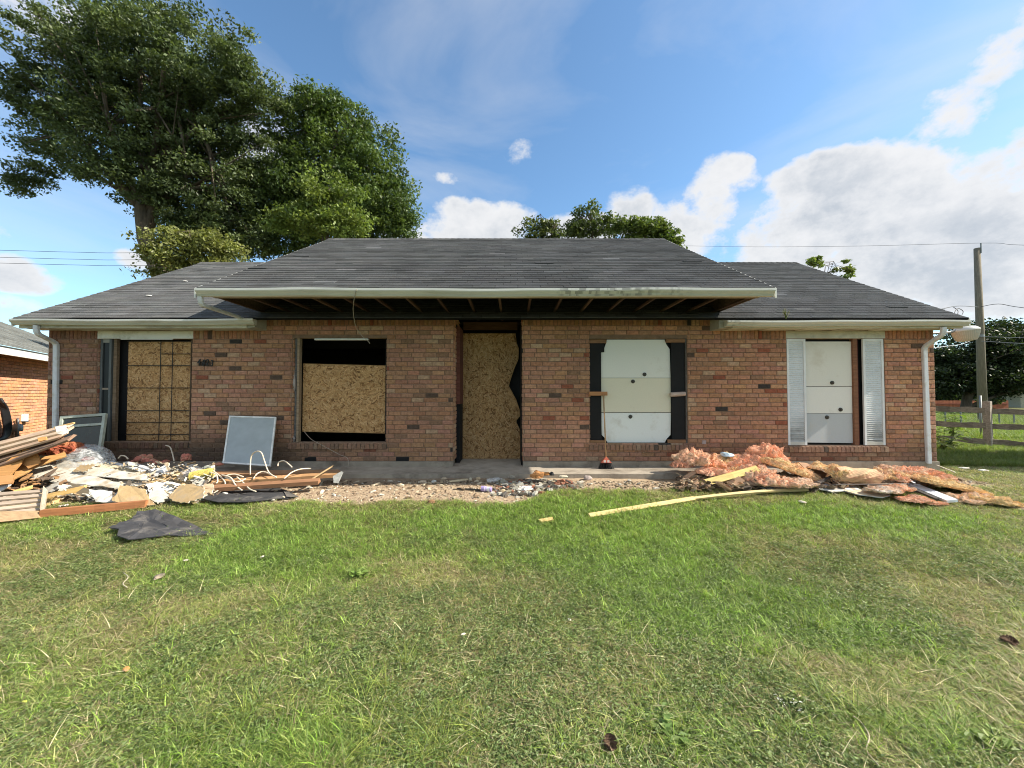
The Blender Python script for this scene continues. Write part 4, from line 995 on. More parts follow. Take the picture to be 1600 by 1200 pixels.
# ------------------------------------------------------------------ lawn: real blades, scattered as instances of small tufts
def tuft_blades(r, n, rad, hmin, hmax, w, lean, pal, mb_v, mb_f, mb_c, seg=3, flat=.0):
    for i in range(n):
        a = r.random()*6.283; d = rad*math.sqrt(r.random()); bx_, by_ = math.cos(a)*d, math.sin(a)*d
        h_ = hmin + (hmax-hmin)*r.random()**1.3; b_ = r.random()*6.283; ln = lean*(.35+r.random()); c = np.array(pal[r.randrange(len(pal))])*(.5+1.0*r.random())
        if r.random() < flat: h_ *= .35; ln = lean*2.2
        dx, dy = math.cos(b_), math.sin(b_); px_, py_ = -dy, dx; i0 = len(mb_v); tw = r.uniform(-.6,.6)
        for k in range(seg+1):
            t_ = k/seg; x = bx_+dx*ln*t_**1.8*h_; y = by_+dy*ln*t_**1.8*h_; z = h_*(t_ - .28*ln*t_**2.4 if ln < 2 else t_*(1-.45*t_)) - .004
            ww = w*(1-t_)**.6*(.8+.5*r.random()) if k < seg else 0
            ca, sa = math.cos(tw*t_), math.sin(tw*t_); qx, qy = px_*ca-py_*sa, px_*sa+py_*ca
            if k < seg: mb_v += [(x-qx*ww, y-qy*ww, z), (x+qx*ww, y+qy*ww, z)]
            else: mb_v.append((x, y, z))
        for k in range(seg-1): mb_f.append((i0+2*k, i0+2*k+1, i0+2*k+3, i0+2*k+2)); mb_c.append(c)
        mb_f.append((i0+2*seg-2, i0+2*seg-1, i0+2*seg)); mb_c.append(c)
def tuft_leaves(r, n, rad, hmax, sz, pal, mb_v, mb_f, mb_c):
    for i in range(n):
        a = r.random()*6.283; d = rad*math.sqrt(r.random()); x, y = math.cos(a)*d, math.sin(a)*d; z = .006 + hmax*r.random()
        b_ = r.random()*6.283; s_ = sz*(.55+.8*r.random()); tl = r.uniform(-.5,.6); c = np.array(pal[r.randrange(len(pal))])*(.7+.6*r.random())
        dx, dy = math.cos(b_), math.sin(b_); i0 = len(mb_v)
        mb_v += [(x, y, z), (x+dx*s_-dy*s_*.42, y+dy*s_+dx*s_*.42, z+s_*(tl+.25)), (x+dx*2*s_, y+dy*2*s_, z+2*s_*tl*.6), (x+dx*s_+dy*s_*.42, y+dy*s_-dx*s_*.42, z+s_*(tl+.15))]
        mb_f.append((i0, i0+1, i0+2, i0+3)); mb_c.append(c)
def scatter(name, kinds, pts, rot, scl, tint, label=None, cat=None):
    """one object: loose points carry rot/scale/tint, the tufts live in the same mesh and are instanced on them"""
    n_ = len(pts); V = [tuple(p) for p in pts]; Fc = []; Cc = []; src = [0]*n_
    for k, (tv, tf, tcol) in enumerate(kinds):
        i0 = len(V); V += tv; Fc += [tuple(i0+j for j in f) for f in tf]; Cc += tcol; src += [k+1]*len(tv)
    me = bpy.data.meshes.new(name); me.from_pydata(V, [], Fc)
    ca = me.attributes.new('Col', 'FLOAT_COLOR', 'FACE'); a = np.ones((len(Fc), 4), np.float32); a[:, :3] = np.array(Cc); ca.data.foreach_set('color', a.ravel())
    def pa_(nm, ty, arr, key, w):
        at = me.attributes.new(nm, ty, 'POINT'); full = np.zeros((len(V), w), np.float32); full[:n_] = np.asarray(arr, np.float32).reshape(n_, w)
        at.data.foreach_set(key, full.ravel())
    pa_('rot', 'FLOAT_VECTOR', rot, 'vector', 3); pa_('scl', 'FLOAT_VECTOR', scl, 'vector', 3)
    tt = np.ones((n_, 4), np.float32); tt[:, :3] = tint; pa_('tint', 'FLOAT_COLOR', tt, 'color', 4)
    at = me.attributes.new('src', 'INT', 'POINT'); at.data.foreach_set('value', np.array(src, np.int32))
    me.materials.append(m_grass); o = bpy.data.objects.new(name, me); link(o)
    g = bpy.data.node_groups.new(name, 'GeometryNodeTree'); g.interface.new_socket('Geometry', in_out='INPUT', socket_type='NodeSocketGeometry'); g.interface.new_socket('Geometry', in_out='OUTPUT', socket_type='NodeSocketGeometry')
    n, l = g.nodes, g.links; gi = n.new('NodeGroupInput'); go_ = n.new('NodeGroupOutput')
    def named(nm, ty):
        q = n.new('GeometryNodeInputNamedAttribute'); q.data_type = ty; q.inputs[0].default_value = nm; return q.outputs[0]
    sa = named('src', 'INT')
    def eq(v):
        q = n.new('FunctionNodeCompare'); q.data_type = 'INT'; q.operation = 'EQUAL'; l.new(sa, q.inputs['A']); q.inputs['B'].default_value = v
        s_ = n.new('GeometryNodeSeparateGeometry'); l.new(gi.outputs[0], s_.inputs[0]); l.new(q.outputs[0], s_.inputs['Selection']); return s_.outputs[0]
    pts_ = eq(0); jn = n.new('GeometryNodeJoinGeometry')
    for k in range(len(kinds)):
        q = n.new('GeometryNodeGeometryToInstance'); l.new(eq(k+1), q.inputs[0]); l.new(q.outputs[0], jn.inputs[0])
    ip = n.new('GeometryNodeInstanceOnPoints'); l.new(pts_, ip.inputs['Points']); l.new(jn.outputs[0], ip.inputs['Instance']); ip.inputs['Pick Instance'].default_value = True
    er = n.new('FunctionNodeEulerToRotation'); l.new(named('rot', 'FLOAT_VECTOR'), er.inputs[0]); l.new(er.outputs[0], ip.inputs['Rotation']); l.new(named('scl', 'FLOAT_VECTOR'), ip.inputs['Scale'])
    ri = n.new('FunctionNodeRandomValue'); ri.data_type = 'INT'
    [s_ for s_ in ri.inputs if s_.type == 'INT' and s_.name == 'Max'][0].default_value = len(kinds)-1
    [s_ for s_ in ri.inputs if s_.type == 'INT' and s_.name == 'Min'][0].default_value = 0
    l.new([s_ for s_ in ri.outputs if s_.type == 'INT'][0], ip.inputs['Instance Index']); l.new(ip.outputs[0], go_.inputs[0])
    md = o.modifiers.new('scatter', 'NODES'); md.node_group = g
    tag(o, label, cat, kind='stuff'); return o
def kind(fn, *a, **k):
    v, f, c = [], [], []; fn(*a, v, f, c, **k); return (v, f, c)
GR = [(.135,.175,.060),(.105,.150,.050),(.18,.21,.08),(.24,.25,.12),(.085,.125,.042),(.33,.31,.18)]
DRY = [(.50,.42,.25),(.42,.34,.20),(.60,.52,.35),(.28,.26,.13),(.32,.22,.13)]
LIME = [(.27,.34,.07),(.20,.28,.06),(.36,.40,.10),(.14,.22,.05)]
FLD = [(.20,.29,.045),(.26,.33,.06),(.15,.24,.04),(.32,.34,.10)]
rr = random.Random(77)
K_turf = [kind(tuft_blades, rr, 24, .05, .018, .052, .0020, 1.7, GR, flat=.35) for _ in range(6)]
K_mid = [kind(tuft_blades, rr, 24, .045, .025, .072, .0022, 1.3, GR[:4]+LIME[1:2], flat=.2) for _ in range(5)]
K_dry = [kind(tuft_blades, rr, 18, .05, .018, .06, .0019, 2.0, DRY, flat=.5) for _ in range(5)]
K_leaf = [kind(tuft_leaves, rr, 20, .05, .028, .0085, [(.15,.21,.07),(.19,.25,.09),(.11,.16,.055),(.25,.29,.13)]) for _ in range(4)]
K_lime = [kind(tuft_blades, rr, 30, .04, .07, .20, .0022, 1.5, LIME, seg=5, flat=.1) for _ in range(3)]
K_field = [kind(tuft_blades, rr, 30, .10, .10, .30, .004, .8, FLD, seg=4) for _ in range(3)]
g = np.random.default_rng(5)
def field_pts(n_, ymin, ymax, wf, power=1.6):
    """points in a fan before the house, denser near the viewer"""
    y = ymin + (ymax-ymin) * g.random(n_)**power; x = (g.random(n_)*2-1) * (wf*y + .5)
    return x, y
def noblock(x, y):
    ok = dirtm(x, y) < g.random(len(x))*.9 + .02
    ok &= ~((x > XL-.1) & (x < XR+.1) & (y > YW-.1)) & ~((x > wx(300)) & (x < wx(1260)) & (y > 5.5))
    f0 = G(250, 822); ok &= ~((np.abs((x-f0.x)/.62)**2 + np.abs((y-f0.y)/.17)**2) < 1)
    return ok
def lush(x, y): # greener patches, hand placed after the photo, plus noise
    v = .46*fbm(x, y, .9, 31) + .25*fbm(x, y, 2.6, 33)
    for (px, py, rx, ry, s) in ((860,810,330,45,.32),(430,870,260,60,.28),(1180,960,200,60,.32),(1000,870,170,50,.25),(420,1180,180,45,.34),(1100,1140,90,60,.12),(1430,1150,170,50,.15),(50,830,180,20,.1),
                                (1420,820,170,26,.22),(1300,800,260,20,.2),(700,920,130,40,-.28),(830,1050,200,60,-.2),(150,960,190,50,-.14),(1450,900,200,30,-.14),(1330,1060,200,40,-.10),(150,870,160,30,-.14),(1250,870,110,24,-.12)):
        p = G(px, py); sx = rx/F*p.y; q = G(px, py+ry); sy = abs(p.y-q.y); v = v + s*np.exp(-((x-p.x)/sx)**2 - ((y-p.y)/max(sy,.1))**2)
    return v
def put(name, kinds, x, y, s0, s1, tintf, label, cat):
    n_ = len(x); z = gz(x, y); rot = np.stack([g.normal(0,.10,n_), g.normal(0,.10,n_), g.random(n_)*6.283], 1)
    s = g.uniform(s0, s1, n_)[:, None] * np.array((1,1,1)); s[:, 2] *= g.uniform(.7,1.3,n_)
    return scatter(name, kinds, np.stack([x, y, z], 1), rot, s, tintf(x, y), label, cat)
def tint_(x, y):
    v = lush(x, y)[:, None]; w = sstep(.25, .62, v); t_ = np.array((2.0,1.86,1.55))*(1-w) + np.array((1.45,1.70,1.12))*w
    return t_ * g.uniform(.78, 1.25, (len(x), 1)) * (.82 + .36*fbm(x, y, 2.2, 40)[:, None])
x, y = field_pts(56000, 1.0, 7.4, 1.6); k = noblock(x, y); x, y = x[k], y[k]
put('lawn_grass', K_turf, x, y, .8, 1.35, tint_, 'short mown lawn grass in front of the house', 'grass')
x, y = field_pts(46000, 1.0, 7.4, 1.6, 1.25); k = noblock(x, y) & (lush(x, y) > .38 + .24*g.random(len(x))); x, y = x[k], y[k]
put('long_grass', K_mid, x, y, .75, 1.25, tint_, 'longer greener grass in patches of the lawn', 'grass')
x, y = field_pts(60000, 1.0, 7.2, 1.6, 1.5); k = noblock(x, y) & (lush(x, y) < .66 - .32*g.random(len(x))); x, y = x[k], y[k]
put('dry_grass', K_dry, x, y, .8, 1.4, lambda a, b_: g.uniform(.7,1.25,(len(a),1))*np.ones(3), 'dry straw coloured grass in worn patches of the lawn', 'dry grass')
x, y = field_pts(30000, 1.0, 4.2, 1.6, 1.1); k = noblock(x, y) & (fbm(x, y, 1.5, 51) > .40 + .16*g.random(len(x))) & (y < 3.3 + g.random(len(x))); x, y = x[k], y[k]
put('ground_cover', K_leaf, x, y, .8, 1.3, lambda a, b_: g.uniform(.75,1.3,(len(a),1))*np.ones(3), 'tiny leaved clover mixed into the near lawn', 'clover')
# tall lime tufts along the bottom of the photo
lx, ly = [], []
for (px, py, n_, sp) in ((330,1165,26,.16),(400,1130,14,.14),(480,1190,34,.2),(560,1180,16,.14),(680,1170,24,.09),(690,1150,8,.08),(280,1060,6,.1),(230,1070,5,.08),(600,1120,12,.15),(250,1100,4,.1),(1010,1090,6,.08),(1440,1130,12,.14),(1400,1150,14,.2),(620,1040,5,.1),(1080,1150,5,.1),
                        (830,960,8,.12),(290,980,8,.12),(400,960,8,.15),(420,880,14,.25),(350,870,10,.2),(490,850,12,.2),(900,850,14,.25),(980,830,12,.25),(1050,820,10,.2),(1150,930,12,.2),(1240,960,12,.2),(1290,840,10,.25),(740,1085,3,.05)):
    p = G(px, py)
    for _ in range(n_): lx.append(p.x + g.normal()*sp); ly.append(p.y + g.normal()*sp*.7)
lx, ly = np.array(lx), np.array(ly); k = noblock(lx, ly)
put('grass_tufts', K_lime, lx[k], ly[k], .38, .85, lambda a, b_: g.uniform(.75,1.2,(len(a),1))*np.ones(3), 'tall arching yellow green grass tufts standing out of the lawn', 'grass tuft')
# long grass of the field past the house
n_ = 15000; y = 6.6 + 24*g.random(n_)**1.7; x = 7.1 + (1.55*y - 5.8) * g.random(n_); k = (x > 7.15) & (fbm(x, y, .8, 60) > .2)
x, y = x[k], y[k]; sc_ = np.where(y < 10.5, .42, .8)
n_ = len(x); rot = np.stack([g.normal(0,.1,n_), g.normal(0,.1,n_), g.random(n_)*6.283], 1); s = (g.uniform(.7,1.2,n_)*sc_)[:, None]*np.ones(3)
scatter('field_grass', K_field, np.stack([x, y, gz(x, y)], 1), rot, s, g.uniform(.75,1.2,(n_,1))*np.ones(3)*np.where(y<8.2,.7,1.0)[:, None], 'tall bright green grass in the field behind the rail fence', 'grass')  # nearest grass darkened: shade beside the house put into the tint

# ------------------------------------------------------------------ debris builders
def board(name, label, cat, a, b_, w, t_, col, roll=0, mat=None, group=None, jag=.02, warp=.0):
    """plank from a to b: local x along its length, width w (local y), thickness t_ (local z); splintered ends"""
    a, b_ = Vector(a), Vector(b_); ln = (b_-a).length; d = (b_-a).normalized(); r = random.Random(hash((round(a.x,3), round(b_.z,3), name)) & 0xffff)
    sidev = d.cross(Vector((0,0,1))).normalized(); upv = sidev.cross(d).normalized()
    sidev = Matrix.Rotation(roll, 3, d) @ sidev; upv = Matrix.Rotation(roll, 3, d) @ upv
    q = MB(); n_ = 10; rg = []
    for i in range(n_+1):
        x = -ln/2 + ln*i/n_; ws = warp*math.sin(math.pi*i/n_)
        jj = lambda: (r.random()-.5)*jag if i in (0, n_) else 0
        rg.append([(x+jj(), -w/2, -t_/2+ws), (x+jj(), w/2, -t_/2+ws), (x+jj(), w/2, t_/2+ws), (x+jj(), -w/2, t_/2+ws)])
    for i in range(n_):
        for k in range(4): q.poly([rg[i][k], rg[i][(k+1)%4], rg[i+1][(k+1)%4], rg[i+1][k]], [(3,2,1,0)], tuple(np.array(col)*(.9+.2*r.random())))
    q.poly(rg[0], [(3,2,1,0)][:1], tuple(np.array(col)*1.1)); q.poly(rg[n_], [(0,1,2,3)], tuple(np.array(col)*1.1))
    o = q.build(name, mat or m_wood); o.matrix_world = Matrix((( d.x, sidev.x, upv.x, (a.x+b_.x)/2), (d.y, sidev.y, upv.y, (a.y+b_.y)/2), (d.z, sidev.z, upv.z, (a.z+b_.z)/2), (0,0,0,1)))
    return tag(o, label, cat, group)
def plate(name, label, cat, px, Y0, z0, a=0, b=0, th=.012, col=(.7,.68,.62), back=None, mat=None, jit=2.0, seed=0, curl=0, group=None, sub=3):
    """a flat sheet standing in the plane z = z0 + a(x-x0) + b(y-Y0), outline given by the rays of the listed photo points"""
    r = random.Random(seed*7+3); cx = sum(p[0] for p in px)/len(px); cy = sum(p[1] for p in px)/len(px)
    if Y0 is None: g0 = G(cx, cy, z0); Y0 = g0.y; z0 = g0.z
    X0 = (cx-800)/F*Y0; out = []
    for i in range(len(px)):
        p, q = px[i], px[(i+1)%len(px)]
        for k in range(sub):
            t_ = k/sub; j = jit if k else jit*.3; out.append((p[0]+(q[0]-p[0])*t_+r.uniform(-j,j), p[1]+(q[1]-p[1])*t_+r.uniform(-j,j)*.5))
    pts = []
    for (u, v) in out:
        d = ray(u, v); den = d.z - b*d.y - a*d.x; t_ = (z0 - b*Y0 - a*X0 - EYE.z)/den; pts.append(EYE + d*t_)
    c = sum(pts, Vector())/len(pts); nrm = Vector((-a, -b, 1)).normalized(); q = MB(); n_ = len(pts)
    if curl:
        R0 = max((p-c).length for p in pts); ax = Vector((r.uniform(-1,1), r.uniform(-1,1), 0)).normalized(); pts = [p + nrm*curl*((p-c).dot(ax)/R0)*1.2 + nrm*curl*.4*r.random() for p in pts]
    top_ = pts; bt = [p - nrm*th for p in pts]; cb_ = back or tuple(np.array(col)*.8)
    ct, cbm = c, c - nrm*th
    if mat is m_felt:
        rings = [top_]
        for t_ in (.66, .33): rings.append([c + (p-c)*t_ + nrm*(.004 + .030*mn.noise((c+(p-c)*t_)*7)+.012*mn.noise(p*19)) for p in pts])
        for ra_, rb_ in zip(rings[:-1], rings[1:]):
            for k in range(n_): q.poly([ra_[k], ra_[(k+1)%n_], rb_[(k+1)%n_], rb_[k]], [(0,1,2,3)], tuple(np.array(col)*r.uniform(.9,1.15)))
        q.poly(rings[-1], [tuple(range(n_))], col)
    else: q.poly(top_, [tuple(range(n_))], col)
    q.poly(bt, [tuple(range(n_-1,-1,-1))], cb_)
    for k in range(n_):
        k2 = (k+1) % n_
        q.poly([top_[k], bt[k], bt[k2], top_[k2]], [(0,1,2,3)], tuple(np.array((.62,.60,.56))*(.8+.3*r.random())) if mat is None else cb_)
    return tag(q.build(name, mat or m_paper, origin=c), label, cat, group)
def lumpy(name, label, cat, c, size, rotz, seed, c1=(.66,.29,.19), c2=(.62,.40,.20), rough=1.0, sub=5, mat=None, group=None, tilt=0.0, spk=0.0):
    bm = bmesh.new(); bmesh.ops.create_icosphere(bm, subdivisions=sub, radius=1)
    so = Vector((seed*3.7, seed*1.3, seed*.7)); Mx = Matrix.Translation(c) @ Matrix.Rotation(rotz, 4, 'Z') @ Matrix.Rotation(tilt, 4, 'Y') @ Matrix.Diagonal((size[0], size[1], size[2], 1))
    vc = {}
    S = Vector(size); dm = min(1.0, min(size)/.07)*min(1, max(size)/.12)
    for v in bm.verts:
        p = v.co.copy(); sc3 = Vector((p.x*S.x, p.y*S.y, p.z*S.z)); nr = Vector((p.x/S.x, p.y/S.y, p.z/S.z)).normalized()
        n1 = mn.noise(p*1.5+so); wv = Vector((mn.noise(sc3*9+so), mn.noise(sc3*9-so), mn.noise(sc3*9+so*2)))*.05; sw = sc3 + wv
        n2 = abs(mn.noise(sw*8+so*2)); n3 = abs(mn.noise(sw*19+so)); n4 = mn.noise(sw*60+so)
        base = sc3*(1 + .32*n1*rough)
        v.co = base + nr*dm*rough*(.13*(n2-.22) + .055*(n3-.2) + .012*n4); vc[v.index] = (n1, 1-n2*2.2)
        if v.co.z < -.4*S.z: v.co.z = -.4*S.z
    Mx = Matrix.Translation(c) @ Matrix.Rotation(rotz, 4, 'Z') @ Matrix.Rotation(tilt, 4, 'Y')
    q = MB(); q.v = [tuple(Mx @ v.co) for v in bm.verts]
    A, B_ = np.array(c1), np.array(c2)
    for f in bm.faces:
        n1, n2 = vc[f.verts[0].index]; w = min(max(.5 + 1.1*n1 + .25*math.sin(seed*5), 0), 1); q.f.append(tuple(v.index for v in f.verts))
        col = A*w + B_*(1-w); q.c.append(tuple(col)); q.m.append(0)
    if mat is None and sub >= 5:
        fr_ = random.Random(seed)
        for i in range(900):
            f = bm.faces[0] if False else q.f[fr_.randrange(len(q.f))]; p = Vector(q.v[f[0]]); nr = (p - Vector(c)).normalized()
            d = (nr + Vector((fr_.uniform(-1,1), fr_.uniform(-1,1), fr_.uniform(-.6,1)))*.9).normalized()*fr_.uniform(.008,.035)*(.4+dm*.6); w_ = d.cross(Vector((fr_.random(),fr_.random(),fr_.random()))).normalized()*fr_.uniform(.002,.007)
            w = fr_.random(); q.poly([p-w_, p+w_, p+d+w_*.3], [(0,1,2)], tuple((A*w+B_*(1-w))*fr_.uniform(.85,1.1)))
    bm.free(); return tag(q.build(name, mat or m_insul, origin=c), label, cat, group)

# ------------------------------------------------------------------ heap at the left
Rub = random.Random(31)
def rubble(name, label, cat, area, n_, smin, smax, pal, zoff=0, seed=1, mound=0):
    """crushed bits: one 'stuff' object"""
    r = random.Random(seed); q = MB(); (pxa, pya, pxb, pyb) = area
    for i in range(n_):
        p = G(r.uniform(pxa, pxb), r.uniform(pya, pyb)); s_ = smin + (smax-smin)*r.random()**3; a = r.random()*6.28
        u = Vector((math.cos(a), math.sin(a), r.uniform(-.3,.3)))*s_; v = Vector((-math.sin(a), math.cos(a), r.uniform(-.3,.3)))*s_*r.uniform(.3,.9); w = Vector((0,0,s_*r.uniform(.15,.6)))
        c = Vector((p.x, p.y, p.z + mound*r.random() + zoff)); col = np.array(pal[r.randrange(len(pal))])*(.7+.6*r.random()); j = lambda: Vector((r.uniform(-1,1), r.uniform(-1,1), r.uniform(-1,1)))*s_*.25
        vs_ = [c-u-v+j(), c+u-v+j(), c+u+v+j(), c-u+v+j(), c-u*.7-v*.7+w+j(), c+u*.7-v*.7+w+j(), c+u*.7+v*.7+w+j(), c-u*.7+v*.7+w+j()]
        q.poly(vs_, [(0,3,2,1),(4,5,6,7),(0,1,5,4),(1,2,6,5),(2,3,7,6),(3,0,4,7)], tuple(col))
    return tag(q.build(name, m_stone), label, cat, kind='stuff')
EARTH = [(.36,.26,.17),(.26,.18,.12),(.45,.35,.25),(.20,.14,.09),(.48,.40,.30),(.33,.25,.18)]
rubble('gravel', 'sandy gravel and splinters covering the bare strip before the porch', 'gravel', (300, 750, 1240, 788), 5200, .006, .022, EARTH, 0, 2) if False else None
def dirtscatter(n_, smin, smax, pal, seed, name, label, cat, xr=(-4.6, 6.6), fn=None):
    r = random.Random(seed); q = MB(); k = 0
    while k < n_:
        x = r.uniform(*xr); y = r.uniform(4.45, 5.56)
        if float(dirtm(x, y)) < .3 + .5*r.random() or (fn and not fn(x, y, r)): 
            n_ -= .3; continue
        k += 1; s_ = smin + (smax-smin)*r.random()**3; a = r.random()*6.28; c = Vector((x, y, float(gz(x, y)) + s_*.2))
        u = Vector((math.cos(a), math.sin(a), r.uniform(-.4,.4)))*s_*r.uniform(1,1.8); v = Vector((-math.sin(a), math.cos(a), r.uniform(-.4,.4)))*s_*r.uniform(.4,1); w = Vector((0,0,s_*r.uniform(.3,.9)))
        col = np.array(pal[r.randrange(len(pal))])*(.75+.5*r.random())
        q.poly([c-u-v, c+u-v*.8, c+u*.9+v, c-u+v*.7, c-u*.6-v*.6+w, c+u*.7-v*.5+w, c+u*.5+v*.6+w, c-u*.6+v*.7+w], [(0,3,2,1),(4,5,6,7),(0,1,5,4),(1,2,6,5),(2,3,7,6),(3,0,4,7)], tuple(col))
    return tag(q.build(name, m_stone), label, cat, kind='stuff')
dirtscatter(9000, .003, .011, EARTH, 4, 'gravel', 'sandy gravel on the bare strip of ground before the porch', 'gravel')
dirtscatter(1500, .008, .03, [(.42,.33,.22),(.5,.42,.3),(.24,.17,.11),(.6,.55,.46)], 5, 'wood_chips', 'splinters and chips strewn over the bare strip before the porch', 'wood chips')
dirtscatter(900, .012, .045, [(.16,.13,.10),(.30,.27,.2),(.46,.44,.38),(.10,.09,.08),(.3,.13,.08)], 6, 'rubble', 'dark rubble heap spilled off the porch slab right of the doorway', 'rubble', (-.25, .95), lambda x, y, r: y > 4.85 and abs(x-.35) < .6*r.random()+.1)
# leaf litter along the slab
dirtscatter(1200, .008, .022, [(.12,.09,.06),(.22,.17,.11),(.30,.25,.17)], 7, 'leaf_litter', 'dead leaves and dirt along the front of the porch slab', 'litter', (-4.2, 4.4), lambda x, y, r: y > 5.2)

PL = ((.50,.36,.25), (.54,.41,.29), (.45,.31,.21), (.30,.20,.14), (.24,.15,.10))
for k, (pa0, pa1, Yk, w, lab) in enumerate((((-90,716),(104,667),5.0,.13,'topmost long weathered siding plank jutting right from the debris heap'), ((-90,725),(106,672),4.93,.13,'second long weathered plank in the stack on top of the debris heap'),
        ((-90,734),(96,681),4.86,.13,'third long weathered plank in the stack on top of the debris heap'), ((-90,745),(90,690),4.86,.15,'dark brown plank under the pale siding planks of the heap'), ((-90,760),(114,683),4.80,.16,'lowest long brown plank of the stack with a pointed splintered end'))):
    a, b_ = P(pa0[0], pa0[1], Yk), P(pa1[0], pa1[1], Yk+.12)
    board('siding_plank', lab, 'plank', a, b_, w, .024, PL[k], R(28), m_wood, 'planks stacked on the left debris heap', .08)
board('splintered_stud', 'short splintered stick poking out above the plank stack', 'stick', P(86,668,5.05), P(115,661,5.1), .03, .02, (.55,.36,.16))
plate('torn_paper', 'crumpled white scrap hanging over the ends of the siding planks', 'paper scrap', [(87,667),(103,664),(105,675),(98,679),(90,678)], 4.85, P(95,671,4.85).z, 0, 2.2, .01, (.72,.71,.68), jit=1, seed=2, curl=.01)
plate('wood_scrap', 'small orange wood scrap resting between the stacked planks', 'wood scrap', [(58,684),(72,682),(72,687),(60,690)], 4.78, P(65,686,4.78).z, 0, 1.6, .015, (.62,.33,.12), mat=m_wood, jit=.5)
# orange sheathing behind
OR = (.50,.25,.085)
for i, (pts, Y0, bb_, c, lab) in enumerate((
    ([(0,728),(32,704),(38,714),(30,728),(8,752),(-20,770),(-40,760)], 4.75, 1.3, OR, 'large orange plywood offcut standing at the left edge below the planks'),
    ([(30,728),(60,716),(100,706),(103,712),(70,724),(44,738),(18,752)], 4.95, .8, (.56,.31,.12), 'orange wooden board slanting up towards the clear plastic bag'),
    ([(36,703),(56,700),(62,722),(44,732),(30,722)], 4.9, 2.0, (.48,.24,.09), 'upright orange plywood piece beneath the plank ends'),
    ([(-30,745),(24,742),(20,756),(-30,762)], 4.6, 1.0, (.52,.26,.10), 'orange strip of sheathing low at the left edge'))):
    o3 = P(sum(p[0] for p in pts)/len(pts), sum(p[1] for p in pts)/len(pts), Y0); plate('plywood_offcut', lab, 'plywood', pts, Y0, o3.z, 0, bb_, .014, c, tuple(np.array(c)*.6), m_wood, 1.5, i, .01)
lumpy('insulation_clump', 'dark red brown insulation stuffed beneath the stacked planks', 'insulation', P(75,701,5.25), (.38,.16,.17), 0, 2, (.30,.08,.05), (.42,.15,.08))
lumpy('insulation_clump', 'small red insulation tuft right of the plywood near the plastic bag', 'insulation', P(99,700,5.2), (.07,.06,.12), 0, 3, (.50,.17,.10), (.5,.25,.12))
# louvred crate panel at the lower left
cp = empty('louvred_panel', P(35, 815, 4.25), 'grey weathered louvred wooden panel lying at the lower left on the grass', 'wooden panel')
pa_, pb_ = P(-60, 772, 4.36), P(67, 763, 4.46); pc_, pd_ = P(-60, 824, 3.90), P(60, 806, 4.18)
for i in range(6):
    t0, t1 = i/6, (i+.93)/6
    v = [pa_.lerp(pc_, t0), pb_.lerp(pd_, t0), pb_.lerp(pd_, t1), pa_.lerp(pc_, t1)]; nn3 = (v[1]-v[0]).cross(v[3]-v[0]).normalized(); nn3 = nn3 if nn3.y < 0 or nn3.z > 0 else -nn3
    v = [v[0]-nn3*.012, v[1]-nn3*.012, v[2]+nn3*.008, v[3]+nn3*.008]
    q = MB(); c = np.array((.44,.35,.27))*(.85+.3*rnd.random()); q.poly(v + [p - nn3*.02 for p in v], [(0,1,2,3),(7,6,5,4),(0,4,5,1),(1,5,6,2),(2,6,7,3),(3,7,4,0)], tuple(c)); q.build('slat', m_wood, cp)
q = MB(); v = [P(67.5,759,4.46), P(73,765,4.48), P(66,809,4.19), P(62,795,4.19)]; q.poly(v + [p + Vector((-.02,.03,-.02)) for p in v], [(0,1,2,3),(7,6,5,4),(0,4,5,1),(1,5,6,2),(2,6,7,3),(3,7,4,0)], (.46,.39,.31)); q.build('end_board', m_wood, cp)
v = [P(-60,800,3.96), P(60,798,4.19), P(60,809,4.15), P(-60,822,3.88)]
q = MB(); q.poly(v + [p + Vector((0,.05,-.02)) for p in v], [(0,1,2,3),(7,6,5,4),(0,4,5,1),(1,5,6,2),(2,6,7,3),(3,7,4,0)], (.36,.24,.14)); q.build('bottom_rail', m_wood, cp)
plate('white_strip', 'white painted strip at the left edge between plywood and louvred panel', 'trim strip', [(-20,764),(0,757),(18,753),(16,758),(0,768),(-20,776)], 4.6, P(4,762,4.6).z, 0, 1.0, .01, (.62,.63,.68), jit=.5)
board('yellow_stud', 'bright yellow stud poking right from behind the louvred panel', 'lumber', P(50,783,4.62), P(136,763,4.8), .05, .085, (.60,.40,.16), 0)
board('yellow_stud', 'short pale yellow stud under the longer one beside the louvred panel', 'lumber', P(62,797,4.5), P(96,779,4.72), .07, .05, (.62,.43,.19), 0)
board('yellow_stud', 'thin yellow batten lying on top of the louvred panel', 'lumber', P(24,768,4.6), P(50,761,4.68), .04, .04, (.60,.42,.17), 0)
board('red_stud', 'long reddish stud lying along the front of the drywall heap', 'lumber', P(66,802,4.20), P(229,787,4.48), .06, .075, (.36,.15,.065), 0)
